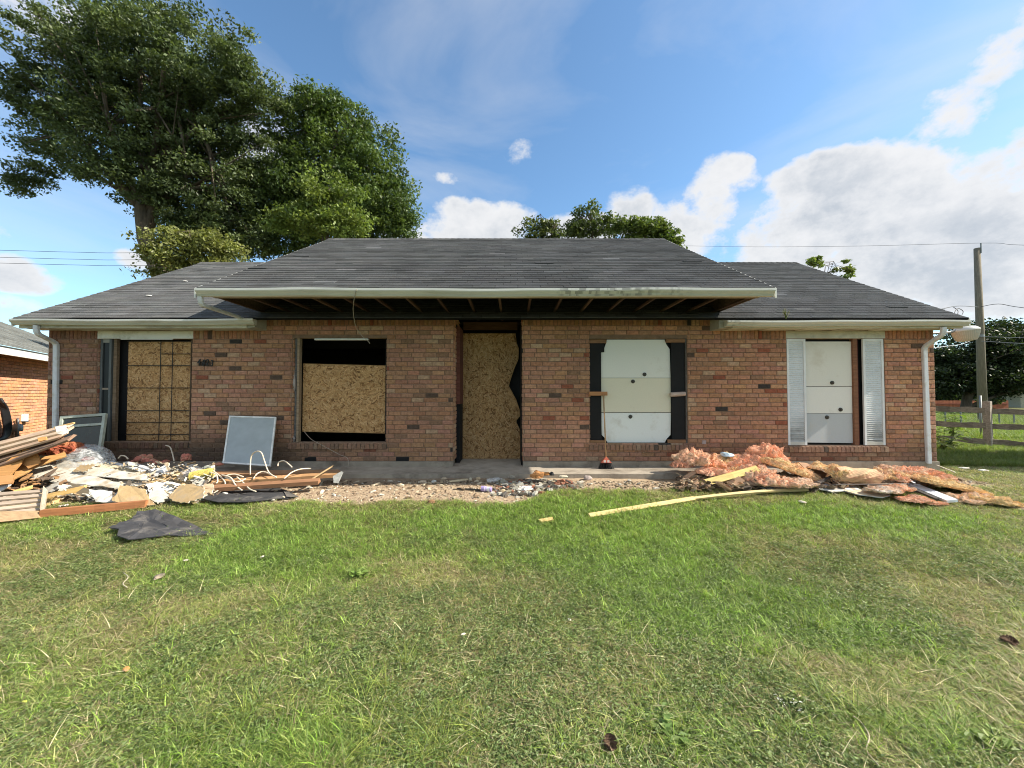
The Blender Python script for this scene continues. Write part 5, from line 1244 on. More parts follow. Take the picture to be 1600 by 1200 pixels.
# brown-grey boards leaning below the drywall
plate('fibre_board', 'grey brown board propped upright under the drywall heap', 'board', [(76,778),(98,752),(120,757),(140,764),(139,784),(110,786)], 4.75, P(110,768,4.75).z, 0, 2.2, .012, (.20,.165,.115), mat=m_wood, jit=1)
plate('fibre_board', 'dark board forming the shadowed underside of the drywall heap at the left', 'board', [(22,752),(62,742),(100,748),(96,760),(58,764),(30,760)], 4.95, P(60,752,4.95).z, .02, 1.2, .012, (.22,.165,.12), mat=m_wood, jit=1)
W = (.50,.48,.42); WC = (.54,.47,.33); TN = (.43,.30,.155); BR = (.40,.30,.2)
SH = [ # pts, Y0, a, b, colour, back colour, label
 ([(24,746),(48,728),(72,720),(80,728),(130,741),(186,752),(196,762),(120,756),(60,750)], 4.98, .02, .50, W, BR, 'long white drywall sheet at the left end of the heap'),
 ([(74,722),(98,718),(150,730),(228,742),(232,752),(166,746),(110,738)], 5.10, -.05, .45, W, TN, 'white drywall sheet crossing the middle of the heap'),
 ([(108,726),(140,722),(212,732),(230,746),(196,752),(150,744)], 5.18, -.1, .55, WC, TN, 'cream drywall sheet just below the clear plastic bag'),
 ([(112,735),(124,726),(150,728),(138,737)], 5.02, 0, .8, TN, BR, 'small tan paper scrap below the plastic bag'),
 ([(140,752),(196,748),(240,756),(262,768),(200,772),(150,764)], 4.92, -.05, .4, W, BR, 'broad white drywall sheet in the centre front of the heap'),
 ([(60,762),(102,750),(112,756),(86,768),(62,772)], 4.80, .1, .7, W, BR, 'bent white edge strip left of the heap centre'),
 ([(216,740),(260,725),(266,740),(226,750)], 5.20, .15, 1.0, (.70,.72,.74), TN, 'boxlike white trim piece standing up at the right of the heap'),
 ([(257,724),(264,723),(268,739),(262,741)], 5.17, 0, 2.5, (.46,.36,.25), BR, 'brown end face of the boxlike trim piece'),
 ([(228,750),(262,741),(300,752),(304,760),(270,762)], 5.02, -.2, .7, TN, BR, 'tan backed drywall sheet tilted right of centre'),
 ([(266,746),(300,728),(312,736),(280,750)], 5.22, .2, .9, (.70,.64,.60), TN, 'pinkish white strip pointing up right of the heap'),
 ([(230,758),(270,754),(300,762),(290,774),(236,774)], 4.85, 0, .45, (.72,.72,.70), TN, 'clean white drywall sheet in the right half of the heap'),
 ([(176,784),(190,760),(206,760),(228,765),(232,776),(242,787),(206,788)], 4.56, 0, .9, TN, BR, 'tan paper faced drywall fragment with ragged edge in front'),
 ([(178,770),(192,762),(196,776),(184,786),(176,782)], 4.60, 0, 1.0, W, BR, 'narrow white piece left of the front tan fragment'),
 ([(262,772),(280,758),(302,756),(320,764),(318,780),(292,787),(268,782)], 4.60, .05, .8, TN, BR, 'rounded tan drywall fragment with a hole at the front right'),
 ([(236,768),(256,766),(262,776),(246,786),(234,780)], 4.60, 0, .7, W, BR, 'crumbled white chunk between the two tan fragments'),
 ([(296,742),(316,748),(330,760),(316,764),(300,754)], 4.98, -.1, .5, W, TN, 'white flake at the right end beside the yellow roll'),
 ([(318,757),(333,757),(333,772),(322,780),(314,774)], 4.78, 0, .8, (.58,.44,.29), BR, 'square tan flake at the right end of the heap'),
 ([(138,764),(176,768),(182,786),(150,784),(140,772)], 4.60, .0, .8, (.62,.62,.58), BR, 'white sheet leaning at the front left of the heap'),
 ([(92,760),(110,757),(102,764),(92,768)], 4.60, .0, .8, W, BR, 'small white chip lying near the yellow studs'),
 ([(186,742),(226,744),(260,756),(226,762),(190,756)], 5.02, .0, .5, (.66,.62,.54), TN, 'dusty sheet half covered in the heap middle'),
 ([(84,740),(130,748),(160,760),(120,762),(90,752)], 4.90, .0, .5, W, BR, 'white sheet just under the long left sheet'),
 ([(286,722),(296,724),(340,742),(330,748),(300,738)], 5.25, -.1, .4, (.50,.46,.40), TN, 'dusty flat flake behind the yellow roll'),
 ([(90,790),(104,786),(106,790),(94,793)], 4.5, 0, .3, W, BR, 'white crumb on the grass beside the reddish stud'),
]
for i, (pts, Y0, a, b_, c, bk_, lab) in enumerate(SH):
    cx = sum(p[0] for p in pts)/len(pts); cy = sum(p[1] for p in pts)/len(pts)
    plate('drywall_sheet', lab, 'drywall', pts, Y0, P(cx, cy, Y0).z, a, b_, .011, c, bk_, None, 2.3, i+5, .02, 'broken drywall in the left heap', 6)
for i, (u, v, c, lab) in enumerate((((172,722),(226,736),(.72,.73,.72),'topmost thin white trim strip right of the bag'), ((180,728),(216,745),(.68,.68,.66),'middle thin white trim strip right of the bag'), ((196,722),(240,734),(.7,.7,.7),'thin white trim strip pointing at the brick sill'), ((186,738),(214,748),(.5,.5,.48),'lowest greyish trim strip right of the bag'))):
    board('trim_strip', lab, 'trim strip', P(u[0],u[1],5.4), P(v[0],v[1],5.15), .05, .012, c, R(10), m_plain, 'white trim strips')
# fill under the heap
def mound(name, label, cat, px0, px1, Ya, Yb, hfun, n_, pal, seed, smin=.02, smax=.09):
    r = random.Random(seed); q = MB()
    for i in range(n_):
        y = r.uniform(Ya, Yb); xx_ = P(r.uniform(px0, px1), 700, y).x; h_ = hfun(xx_, y)*r.random()
        s_ = smin + (smax-smin)*r.random()**2; a = r.random()*6.28; tl = r.uniform(-.7,.7)
        u = Vector((math.cos(a), math.sin(a), tl))*s_; v = Vector((-math.sin(a), math.cos(a), r.uniform(-.5,.5)))*s_*r.uniform(.2,.9); w = Vector((0,0,.008+.01*r.random()))
        c = Vector((xx_, y, float(gz(xx_, y)) + h_)); col = np.array(pal[r.randrange(len(pal))])*(.6+.7*r.random())
        q.poly([c-u-v, c+u-v*.6, c+u*.8+v, c-u+v*.8, c-u-v+w, c+u-v*.6+w, c+u*.8+v+w, c-u+v*.8+w], [(0,3,2,1),(4,5,6,7),(0,1,5,4),(1,2,6,5),(2,3,7,6),(3,0,4,7)], tuple(col))
    return tag(q.build(name, m_stone), label, cat, kind='stuff')
mound('rubble', 'plaster crumbs and splinters packed beneath the left drywall heap', 'rubble', 10, 345, 4.7, 5.75, lambda x, y: max(0, .20 - abs(y-5.2)*.3)*max(.25, min(1, (-3.6-x)/.9)), 1500, [(.5,.47,.4),(.32,.24,.16),(.16,.12,.09),(.58,.56,.5),(.38,.28,.17)], 3)
mound('rubble', 'brown wooden splinters under the planks at the left edge', 'rubble', -80, 110, 4.75, 5.6, lambda x, y: .26, 700, [(.22,.13,.07),(.36,.2,.09),(.1,.07,.05)], 4)
def crumbs(n_, seed):
    r = random.Random(seed); q = MB(); pal = [(.5,.48,.42),(.42,.32,.2),(.46,.4,.3),(.26,.19,.12),(.12,.1,.08),(.52,.5,.46)]
    for i in range(n_):
        d = ray(r.uniform(60, 335), r.uniform(722, 788)); Y0 = 4.62 + (788 - (600 - (d.z/d.y)*F))*0; py_ = 615 - d.z/d.y*F; Y0 = 4.55 + (790-py_)/70*.75
        c = EYE + d*(Y0/d.y); 
        if c.z < float(gz(c.x, c.y)): continue
        s_ = .008 + .045*r.random()**2.2; a = r.random()*6.28; u = Vector((math.cos(a), math.sin(a), r.uniform(-.5,.8)))*s_; v = Vector((-math.sin(a), math.cos(a), r.uniform(-.2,.9)))*s_*r.uniform(.2,.8); w = Vector((0,0,.006))
        q.poly([c-u-v, c+u-v*.6, c+u*.8+v, c-u+v*.8, c-u-v+w, c+u-v*.6+w, c+u*.8+v+w, c-u+v*.8+w], [(0,3,2,1),(4,5,6,7),(0,1,5,4),(1,2,6,5),(2,3,7,6),(3,0,4,7)], tuple(np.array(pal[r.randrange(6)])*(.7+.5*r.random())))
    tag(q.build('plaster_crumbs', m_stone), 'plaster crumbs and torn paper scattered over the left drywall heap', 'rubble', kind='stuff')
crumbs(620, 3)
# plastic bag
bc = P(136, 716, 5.35)
m, n, l, b = nodes('clear_plastic'); b.inputs['Base Color'].default_value = (.85,.86,.87,1); b.inputs['Roughness'].default_value = .3
tr_ = n.new('ShaderNodeBsdfTransparent'); ms = n.new('ShaderNodeMixShader'); nz2 = n.new('ShaderNodeTexNoise'); nz2.inputs['Scale'].default_value = 6; nz2.inputs['Detail'].default_value = 6; nz2.inputs['Distortion'].default_value = 2
mr2 = n.new('ShaderNodeMapRange'); mr2.inputs['From Min'].default_value = .42; mr2.inputs['From Max'].default_value = .62; mr2.inputs['To Min'].default_value = .16; mr2.inputs['To Max'].default_value = .50
l.new(nz2.outputs[0], mr2.inputs[0]); l.new(mr2.outputs[0], ms.inputs[0]); l.new(tr_.outputs[0], ms.inputs[1]); l.new(b.outputs[0], ms.inputs[2]); l.new(ms.outputs[0], n['Material Output'].inputs[0]); m_bag = m
bag = empty('plastic_bag', bc + Vector((0,0,-.17)), 'clear plastic bag with red scraps inside on the drywall heap', 'plastic bag')
o = lumpy('bag_film', None, None, bc + Vector((0,0,-.05)), (.33,.22,  .235), 0, 6, (1,1,1), (1,1,1), .20, 5, m_bag); o.data.polygons.foreach_set('use_smooth', [True]*len(o.data.polygons)); o.parent = bag; o.location = o.location - wloc(bag)
for (px, py, s_, c) in ((138,717,.05,(.55,.06,.06)),(150,722,.045,(.6,.1,.1)),(139,712,.03,(.1,.16,.08)),(128,722,.05,(.6,.5,.35)),(160,724,.05,(.5,.52,.6)),(118,715,.05,(.45,.42,.38))):
    o = lumpy('scrap', None, None, P(px, py, 5.33), (s_*1.3,s_,s_*.6), 0, px, c, tuple(np.array(c)*.7), .8, 3, m_plain); o.parent = bag; o.location = o.location - wloc(bag)
# yellow roll, box, tufts
q = MB(); c = P(316,742,5.12); Mx = Matrix.Rotation(R(80), 4, 'Y'); Mx = Matrix.Rotation(R(20), 4, 'Z') @ Mx
q.lathe([(.001,-.13),(.03,-.13),(.065,-.125),(.07,0),(.066,.12),(.03,.13),(.001,.13)], c, 16, (.50,.42,.12), 0, Mx); tag(q.build('yellow_roll', m_insul, smooth=False), 'mustard yellow insulation roll at the right end of the drywall heap', 'insulation roll')
q = MB(); c = P(327,733,5.2); q.box(c.x-.045, c.x+.045, c.y-.03, c.y+.04, c.z-.04, c.z+.045, (.66,.67,.60)); q.box(c.x-.03, c.x+.03, c.y-.033, c.y-.0301, c.z-.02, c.z+.02, (.25,.26,.25)); tag(q.build('electrical_box', m_plain), 'small white electrical box beside the yellow roll', 'electrical box')
for (px, py, sx, sz, sd, lab) in ((228,717,.10,.07,5,'red insulation tuft against the wall left of the leaning screen'), (216,722,.09,.04,7,'flat pinkish tuft beside the red one on the heap'), (250,723,.12,.035,8,'thin brownish pink tuft under the left window sill'), (291,717,.05,.05,9,'lone small pink tuft beneath the wall near the screen'), (341,726,.06,.035,10,'pink tuft at the foot of the leaning screen')):
    lumpy('insulation_tuft', lab, 'insulation', P(px, py, 5.75), (sx,.08,sz), 0, sd, (.55,.20,.15), (.52,.30,.2), 1, 4, group='pink insulation tufts by the left wall')
# boards right of the heap
board('brown_board', 'rear long brown board of the three on the ground before the half boarded window', 'plank', P(300,741,5.25), P(530,738,5.45), .09, .04, (.34,.19,.10), R(20), jag=.05)
board('brown_board', 'middle brown board resting diagonally behind the loose cables', 'plank', P(322,755,5.0), P(532,741,5.32), .10, .045, (.44,.25,.12), R(10), jag=.06)
board('brown_board', 'front reddish board partly under the black felt strip', 'plank', P(318,764,4.85), P(500,752,5.05), .11, .05, (.27,.14,.075), R(10), jag=.05)
board('thin_stick', 'thin splintered stick standing up from the boards', 'stick', P(488,748,5.1), P(520,728,5.3), .02, .015, (.48,.33,.18), jag=.04)
plate('grey_tile', 'chipped grey white tile at the right end of the brown boards', 'tile', [(520,744),(534,736),(536,738),(528,755),(521,754)], 5.15, P(527,747,5.15).z, 0, 2, .01, (.42,.42,.40), mat=m_stone, jit=.6)
plate('felt_sheet', 'flat strip of black roofing felt on bare ground in front of the brown boards', 'roofing felt', [(316,782),(330,771),(362,766),(440,761),(448,772),(462,776),(420,780),(380,786),(340,786)], None, .03, 0, .05, .008, (.045,.045,.048), mat=m_felt, jit=1.5, seed=4, curl=.02)
plate('felt_patch', 'small grey felt scrap at the tip of the black felt strip', 'roofing felt', [(440,763),(452,768),(466,776),(448,776)], None, .034, 0, .02, .005, (.13,.12,.11), mat=m_felt, jit=.8)
plate('felt_sheet', 'crumpled black felt sheet lying alone on the lawn at the left', 'roofing felt', [(170,828),(186,820),(206,814),(214,803),(243,799),(262,803),(300,816),(333,829),(296,833),(262,834),(230,838),(200,843),(183,838),(186,829)], None, .05, .0, .06, .008, (.05,.05,.055), mat=m_felt, jit=1.2, seed=8, curl=.03)
# cables
CR = (.68,.58,.45)
CB = [([(391,742,5.15),(392,715,5.18),(399,706,5.15),(408,707,5.1),(413,720,5.1),(420,738,5.05),(432,746,5.0)], 'cream cable rising in a tall loop in front of the leaning screen'),
 ([(434,728,5.25),(436,722,5.3),(444,720,5.3),(452,726,5.25),(456,730,5.2)], 'small cream cable loop right of the leaning screen'),
 ([(444,748,5.0),(456,738,5.1),(470,733,5.2),(486,732,5.3)], 'cream cable end curving up to the right over the brown boards'),
 ([(328,738,5.1),(338,742,5.05),(340,752,5.0),(338,755,4.95)], 'short cream cable hooked beside the electrical box'),
 ([(332,735,5.15),(346,746,5.05),(352,756,4.95),(344,764,4.85),(333,771,4.8)], 'cream cable curling down to the black felt strip'),
 ([(346,742,5.05),(360,746,5.0),(368,758,4.9),(378,766,4.8)], 'cream cable running forward between the boards'),
 ([(370,745,5.05),(382,756,4.95),(390,764,4.82),(400,768,4.78)], 'straight cream cable end pointing at the felt strip'),
 ([(384,748,5.0),(372,753,4.95),(360,749,5.0),(352,744,5.05),(366,741,5.1),(380,745,5.05)], 'knotted cream cable tangle in the middle of the boards'),
 ([(396,748,5.05),(402,740,5.15),(412,737,5.2),(424,742,5.1)], 'low cream cable hump beside the tall loop'),
 ([(185,716,5.4),(189,712,5.4),(196,713,5.4),(200,717,5.35)], 'tiny cream wire loop right of the plastic bag'),
 ([(259,696,5.9),(266,699,5.8),(270,711,5.6),(272,720,5.5)], 'single cream wire bending up against the left brick sill')]
for pts, lab in CB: cable('loose_cable', [P(a, b_, c) for a, b_, c in pts], .0085, CR, lab, 'cable', group='cream cables strewn over the boards', n=6)
# leaning window sash
def frame3(root, tl, tr2, br, bl, fw, th, fm, gmat, mid=None, gcol=(1,1,1)):
    tl, tr2, br, bl = map(Vector, (tl, tr2, br, bl)); nrm = (tr2-tl).cross(bl-tl).normalized(); nrm = -nrm if nrm.y > 0 else nrm
    def pt2(u, v): return tl.lerp(tr2, u).lerp(bl.lerp(br, u), v)
    W_ = (tr2-tl).length; H_ = (bl-tl).length; fu, fv = fw/W_, fw/H_
    def bar(nm, u0, u1, v0, v1, t2):
        q = MB(); f4 = [pt2(u0,v0), pt2(u1,v0), pt2(u1,v1), pt2(u0,v1)]; q.poly([p + nrm*t2 for p in f4] + [p - nrm*t2 for p in f4], [(0,1,2,3),(7,6,5,4),(0,4,5,1),(1,5,6,2),(2,6,7,3),(3,7,4,0)], gcol if nm == 'pane' else (1,1,1)); q.build(nm, gmat if nm == 'pane' else fm, root)
    bar('frame_rail', 0, 1, 0, fv, th/2); bar('frame_rail', 0, 1, 1-fv, 1, th/2); bar('frame_stile', 0, fu, fv+.001, 1-fv-.001, th/2-.0005); bar('frame_stile', 1-fu, 1, fv+.001, 1-fv-.001, th/2-.0005)
    if mid: bar('meeting_rail', fu+.001, 1-fu-.001, mid, mid+fv*.9, th/2-.001)
    bar('pane', fu+.002, 1-fu-.002, fv+.002, 1-fv-.002, .003)
ws = empty('leaning_window', P(125, 722, 5.8), 'grey green window with dark glass leaning by the left downspout', 'window')
frame3(ws, P(96,651,6.15), P(167,646,6.15), P(157,716,5.85), P(86,722,5.85), .045, .04, M('sash_paint', (.42,.45,.38), rough=.5, dirt=(.3,.3,.24)), M('sash_glass', (.010,.022,.018), rough=.15, va=.3, spec=.5, dirt=(.03,.04,.03), ds=6), .22)
sp = empty('window_screen', P(390, 726, 5.75), 'white framed grey window screen leaning on the brick wall', 'window screen')
frame3(sp, P(358.5,650,6.27), P(432,652,6.27), P(423,729,5.78), P(348,724,5.78), .026, .022, M('screen_frame_paint', (.78,.78,.76), rough=.5), M('screen_film', (.40,.44,.455), rough=.6, va=.10, vs=5, bump=.15, bs=25))
# ------------------------------------------------------------------ between the heaps
def lump2(name, label, cat, px, py, Y, sx, sz, c, seed, rough=.5, mat=None, group=None, rz=0, tilt=0, sy=None):
    p = G(px, py + sz*.5*F/5.2, 0); p = p + Vector((0, 0, sz*.55)) if (p.y < 5.74 and Y < 5.6) else P(px, py, Y)
    return lumpy(name, label, cat, p, (sx, sy or sx*.7, sz), rz, seed, c, tuple(np.array(c)*.75), rough, 3, mat or m_stone, group, tilt)
for (px, py, Y, sx, sz, c, lab, nm, cat) in (
    (660,753,5.15,.05,.025,(.55,.44,.32),'tan stone at the left of the row along the porch edge','stone_chip','stone'), (678,753,5.2,.035,.028,(.70,.68,.62),'white plaster lump next to the tan stone on the porch edge','plaster_chunk','plaster'),
    (694,748,5.3,.05,.02,(.5,.4,.28),'flat tan chip beside the pale wood strip','stone_chip','stone'), (747,748,5.3,.035,.028,(.62,.47,.30),'tan wood block on the ground left of the plastic bottle','wood_block','wood block'),
    (735,749,5.28,.025,.024,(.66,.60,.45),'small pale block at the end of the pale wood strip','wood_block','wood block'), (786,753,5.2,.04,.04,(.45,.42,.34),'grey stone right of the plastic bottle','stone_chip','stone'),
    (800,746,5.3,.05,.03,(.40,.35,.28),'brown stone lump under the orange fibre scrap','stone_chip','stone'), (786,768,4.85,.04,.026,(.60,.47,.30),'tan wood block near the lawn edge below the white rag','wood_block','wood block'),
    (918,747,5.35,.06,.04,(.55,.46,.42),'pinkish concrete lump on the ground right of the rubble','concrete_chunk','concrete'), (674,785,4.62,.045,.03,(.30,.17,.09),'rusty brown chip on the edge of the lawn','bark_chip','bark'),
    (880,745,5.35,.06,.022,(.58,.52,.40),'pale chip right of the rubble heap on the slab edge','wood_block','wood block'), (610,752,5.1,.04,.018,(.5,.42,.33),'low tan pebble left of the stones','stone_chip','stone')):
    lump2(nm, lab, cat, px, py, Y, sx, sz, c, int(px), .55)
board('pale_lath', 'pale wood strip lying along the porch edge before the doorway', 'wood strip', G(703,752,.02), G(730,749,.02), .04, .02, (.64,.52,.34))
board('black_strip', 'black plastic strip on the sand in front of the doorway', 'strip', G(715,763,.015), G(756,766,.015), .03, .012, (.03,.03,.03), mat=m_plain)
q = MB(); c = G(772,750,.035); q.lathe([(.001,-.10),(.03,-.10),(.034,-.06),(.03,-.02),(.034,.03),(.028,.07),(.012,.09),(.012,.115),(.001,.115)], c, 14, (1,1,1), 0, Matrix.Rotation(R(12),4,'Z') @ Matrix.Rotation(R(85),4,'Y')); tag(q.build('plastic_bottle', m_bag, smooth=True), 'clear plastic bottle lying at the porch edge before the doorway', 'bottle')
q = MB(); c = G(760,764,.035); q.lathe([(.001,-.07),(.034,-.068),(.036,-.02),(.028,.01),(.036,.05),(.03,.07),(.001,.068)], c, 14, (.34,.27,.5), 0, Matrix.Rotation(R(-8),4,'Z') @ Matrix.Rotation(R(94),4,'Y')); q.lathe([(.0365,-.02),(.029,.0),(.029,.015),(.0365,.045)], c, 14, (.7,.7,.74), 0, Matrix.Rotation(R(-8),4,'Z') @ Matrix.Rotation(R(94),4,'Y')); tag(q.build('crushed_can', m_plain), 'crushed purple and white drink can on the sand', 'can')
lump2('white_rag', 'dirty white rag at the lawn edge below the rubble', 'rag', 822, 763, 4.95, .14, .03, (.70,.68,.66), 44, .9, m_paper, None, .3)
lump2('fibre_scrap', 'orange fibreglass scrap on top of the rubble heap', 'insulation', 838, 744, 5.3, .10, .05, (.60,.30,.13), 45, 1, m_insul); lump2('fibre_scrap', 'bright orange fibre piece left of the larger scrap on the rubble', 'insulation', 850, 741, 5.4, .09, .025, (.64,.28,.09), 46, .8, m_insul)
lump2('black_scrap', 'small black rubber scrap at the top of the rubble', 'scrap', 862, 741, 5.4, .035, .035, (.02,.02,.02), 47, .8, m_rubber)
for (px, py, lab, s_) in ((290,882,'small tan chip in the grass below the felt sheet',.02),(248,908,'grey flat stick half hidden in the left lawn',.05),(410,876,'white paper scrap in the lawn below the boards',.018),(890,977,'curled dry leaf in the middle of the lawn',.014),(1254,789,'whitish scrap on the lawn below the insulation heap',.045),(197,1056,'orange dry leaf in the near left lawn',.022),(38,1108,'yellow leaf at the bottom left',.012),(1235,912,'dry leaf right of the lush patch',.014),(724,1000,'pale twig scrap',.014)):
    p = G(px, py); col = (.62,.30,.10) if 'orange' in lab else (.45,.48,.08) if 'yellow' in lab else (.2,.17,.13) if 'grey' in lab else (.66,.60,.5)
    if 'pale twig' in lab: lab = 'pale twig fragment near the middle of the lawn'
    lumpy('litter_scrap', lab, 'litter', p + Vector((0,0,.035)), (s_, s_*.6, s_*.3), rnd.random()*3, px, col, tuple(np.array(col)*.8), .9, 3, m_paper)
def cone(px, py, lab):
    p = G(px, py); q = MB(); r = random.Random(px); root = p + Vector((0,0,.03)); Mx = Matrix.Translation(root) @ Matrix.Rotation(R(70),4,'X') @ Matrix.Rotation(px,4,'Z')
    for i in range(9):
        zc = -.035 + .07*i/8; rr_ = .024*math.sin(math.pi*(.15+.75*i/8))
        for k in range(8):
            a = k*.785 + i*.4; d = Vector((math.cos(a), math.sin(a), 0)); t3 = Vector((-math.sin(a), math.cos(a), 0))
            q.poly([Mx @ (Vector((0,0,zc)) + t3*.006), Mx @ (Vector((0,0,zc)) - t3*.006), Mx @ (d*rr_*1.2 - t3*.007 + Vector((0,0,zc+.012))), Mx @ (d*rr_*1.2 + t3*.007 + Vector((0,0,zc+.012)))], [(0,1,2,3)], (.13,.08,.055))
    tag(q.build('pine_cone', m_fence), lab, 'pine cone')
cone(953, 1170, 'brown pine cone lying in the grass at the bottom of the photo'); cone(1574, 1008, 'small dark pine cone in the lawn near the right edge')
# broom
br_ = empty('broom', P(947, 726, 6.16), 'wooden handled broom with a red cap leaning against the white boarded window', 'broom')
q = MB(); q.tube([P(943,617,YW-.065), P(947,716,6.17)], .011, 8, (.42,.27,.15)); q.build('handle', m_wood, br_, True)
q = MB(); c = P(947,720,6.16); q.poly([c+Vector(p) for p in ((-.02,-.02,.05),(.02,-.02,.05),(.02,.02,.05),(-.02,.02,.05),(-.085,-.03,-.03),(.085,-.03,-.03),(.085,.03,-.03),(-.085,.03,-.03))], [(0,1,2,3),(7,6,5,4),(0,4,5,1),(1,5,6,2),(2,6,7,3),(3,7,4,0)], (.55,.14,.09))
q.box(c.x-.045, c.x-.012, c.y-.033, c.y-.0301, c.z-.02, c.z+.015, (.72,.62,.56)); q.box(c.x+.012, c.x+.045, c.y-.033, c.y-.0301, c.z-.02, c.z+.015, (.72,.62,.56)); q.build('cap', m_plain, br_)
q = MB()
for i in range(260):
    t_ = rnd.random()*2-1; u = rnd.random()*2-1; a = c + Vector((t_*.082, u*.025, -.03)); q.tube([a, a + Vector((t_*.045, u*.02, -.085-.02*rnd.random()))], .002, 3, (.035,.05,.05), cap=False)
q.build('bristles', m_rubber, br_)

# ------------------------------------------------------------------ insulation heap at the right
PK = (.78,.44,.29); PK2 = (.78,.55,.38); YL = (.74,.53,.27)
IN = [(1083,719,5.75,.26,.15,PK,PK2,'round pink insulation clump at the left end of the right heap',0,0), (1062,727,5.65,.13,.06,(.5,.22,.15),PK,'small dark pink clump at the far left of the right heap',0,0),
 (1128,724,5.8,.30,.12,PK,YL,'pink and tan clump behind the blue wrapper',0,0), (1165,724,5.7,.22,.15,PK,PK,'folded pink clump left of the tall peak',.3,0), (1198,716,5.75,.26,.22,PK,PK,'tallest pink peak of the insulation heap',0,0),
 (1184,742,5.3,.22,.13,PK,PK2,'pink clump at the upper end of the leaning yellow stud',0,0), (1120,738,5.5,.28,.05,PK2,PK,'flat pale clump left of the leaning yellow stud',0,0), (1150,740,5.5,.14,.07,PK2,YL,'torn tan clump above the leaning yellow stud',0,0),
 (1236,734,5.45,.42,.11,YL,PK,'long tan batt sloping down right from the peak',-.1,.35), (1213,754,5.05,.26,.07,PK,PK2,'low pink clump beneath the long tan batt',0,0), (1246,756,5.0,.22,.05,(.74,.55,.42),PK2,'pale peach clump beside the white drywall scraps',0,0),
 (1298,733,5.4,.24,.05,PK2,YL,'narrow peach strip of wool left of the paper faced roll',-.1,.1), (1378,742,5.25,.20,.08,YL,PK2,'tan wool spilling right out of the paper faced roll',0,0), (1412,736,5.5,.26,.06,PK2,PK,'pale clump along the wall right of the roll',0,.05),
 (1403,748,5.15,.13,.06,PK,PK2,'small pink clump above the white trim board',0,0), (1440,740,5.5,.26,.07,PK,PK,'pink hump nearest the right corner downspout',0,.1), (1470,747,5.35,.14,.05,PK,PK2,'pink end clump right of the hump by the corner',0,0),
 (1448,749,5.2,.26,.05,YL,PK2,'flat tan piece under the pink hump',0,.12), (1402,763,4.85,.16,.045,PK2,PK,'peach clump left of the white trim board tip',0,0), (1430,781,4.6,.17,.03,PK,PK2,'scattered pink shreds on the grass below the trim board',0,0), (1460,786,4.55,.11,.018,PK2,PK,'thin flake of wool lying on the grass below the trim board',0,0),
 (1494,762,4.95,.46,.06,YL,YL,'long yellow batt running towards the right edge',0,.22), (1520,779,4.7,.28,.05,(.74,.52,.34),PK2,'fluffy pale clump right of the trim board tip',0,0), (1555,783,4.65,.28,.045,YL,YL,'last yellow clump at the right end of the heap',0,.1), (1592,793,4.5,.12,.018,(.72,.6,.48),PK2,'flat pale scrap at the right edge of the photo',0,0),
 (1380,766,4.8,.2,.03,(.74,.64,.54),PK2,'pale woolly scrap in front of the roll',0,0)]
for i, (px, py, Y, sx, sz, c1, c2, lab, rz, tl) in enumerate(IN):
    gg = G(px, py, sz*.45); Y = min(Y, gg.y) if py >= 752 else min(Y, gg.y + .1)
    lumpy('insulation_clump', lab, 'insulation', P(px, py, Y), (sx, min(sx*.75, .2), sz*.86), rz, i+20, c1, c2, .55 if tl > .15 else 1.1, 5, group='insulation in the right heap', tilt=tl)
# paper faced roll
q = MB(); c = P(1335,743,5.15); rr2 = []; nU = 40
for j in range(13):
    t_ = j/12; xx_ = -.27 + .54*t_
    for k in range(nU):
        a = 2*math.pi*k/nU; rad = .105*(1+.06*math.sin(3*a+j)+.05*math.sin(7*a+j*1.3)+.03*rnd.random()); rr2.append((xx_+.01*math.sin(a*5), math.cos(a)*rad*1.15, math.sin(a)*rad*.95))
q.poly([c + Matrix.Rotation(R(4),3,'Y') @ Vector(p) for p in rr2], [(j*nU+k, j*nU+(k+1)%nU, (j+1)*nU+(k+1)%nU, (j+1)*nU+k) for j in range(12) for k in range(nU)] + [tuple(range(nU-1,-1,-1)), tuple(12*nU+k for k in range(nU))], (.50,.33,.19))
tag(q.build('paper_faced_roll', M('kraft_paper', attr=True, rough=.8, vs=14, va=.35, bump=.8, bs=26, dirt=(.5,.2,.13), ds=6, dthr=(.5,.7), stretch=(.6,2,2))), 'rolled insulation batt with brown paper facing in the right heap', 'insulation roll')
lumpy('insulation_clump', 'yellow wool bulging from the left end of the paper faced roll', 'insulation', P(1308,743,5.15), (.09,.11,.10), 0, 77, YL, PK2, 1, 5, group='insulation in the right heap')
plate('kraft_sheet', 'brown paper backed flap leaning on the wall left of the roll', 'paper facing', [(1248,722),(1262,724),(1304,746),(1300,752),(1278,744),(1262,736)], 5.45, P(1276,737,5.45).z, -.2, .9, .008, (.34,.20,.12), mat=m_wood, jit=.8)
plate('kraft_sheet', 'dark curled strip beside the left end of the roll', 'paper facing', [(1276,752),(1300,742),(1300,746),(1282,755)], 5.1, P(1290,749,5.1).z, 0, 1, .006, (.05,.035,.03), mat=m_felt, jit=.5)
board('yellow_stud', 'yellow stud leaning up onto the pink insulation', 'lumber', G(1087,759,.03), P(1183,733,5.25), .09, .04, (.66,.52,.20), R(50))
board('yellow_board', 'long yellow board half sunk in the grass right of centre', 'lumber', G(921,806,.02), G(1085,779,.03), .05, .03, (.58,.44,.20), R(40)); board('yellow_board', 'thin curved continuation of the long yellow board towards the insulation', 'lumber', G(1083,779,.03), G(1262,765,.04), .035, .025, (.56,.44,.22), R(30), warp=.03)
board('yellow_block', 'short yellow lumber offcut alone in the grass left of the long board', 'lumber', G(843,815,.02), G(865,811.5,.02), .045, .03, (.58,.42,.18), R(20))
tb_a, tb_b = P(1424,757,5.15), G(1488,783,.05)
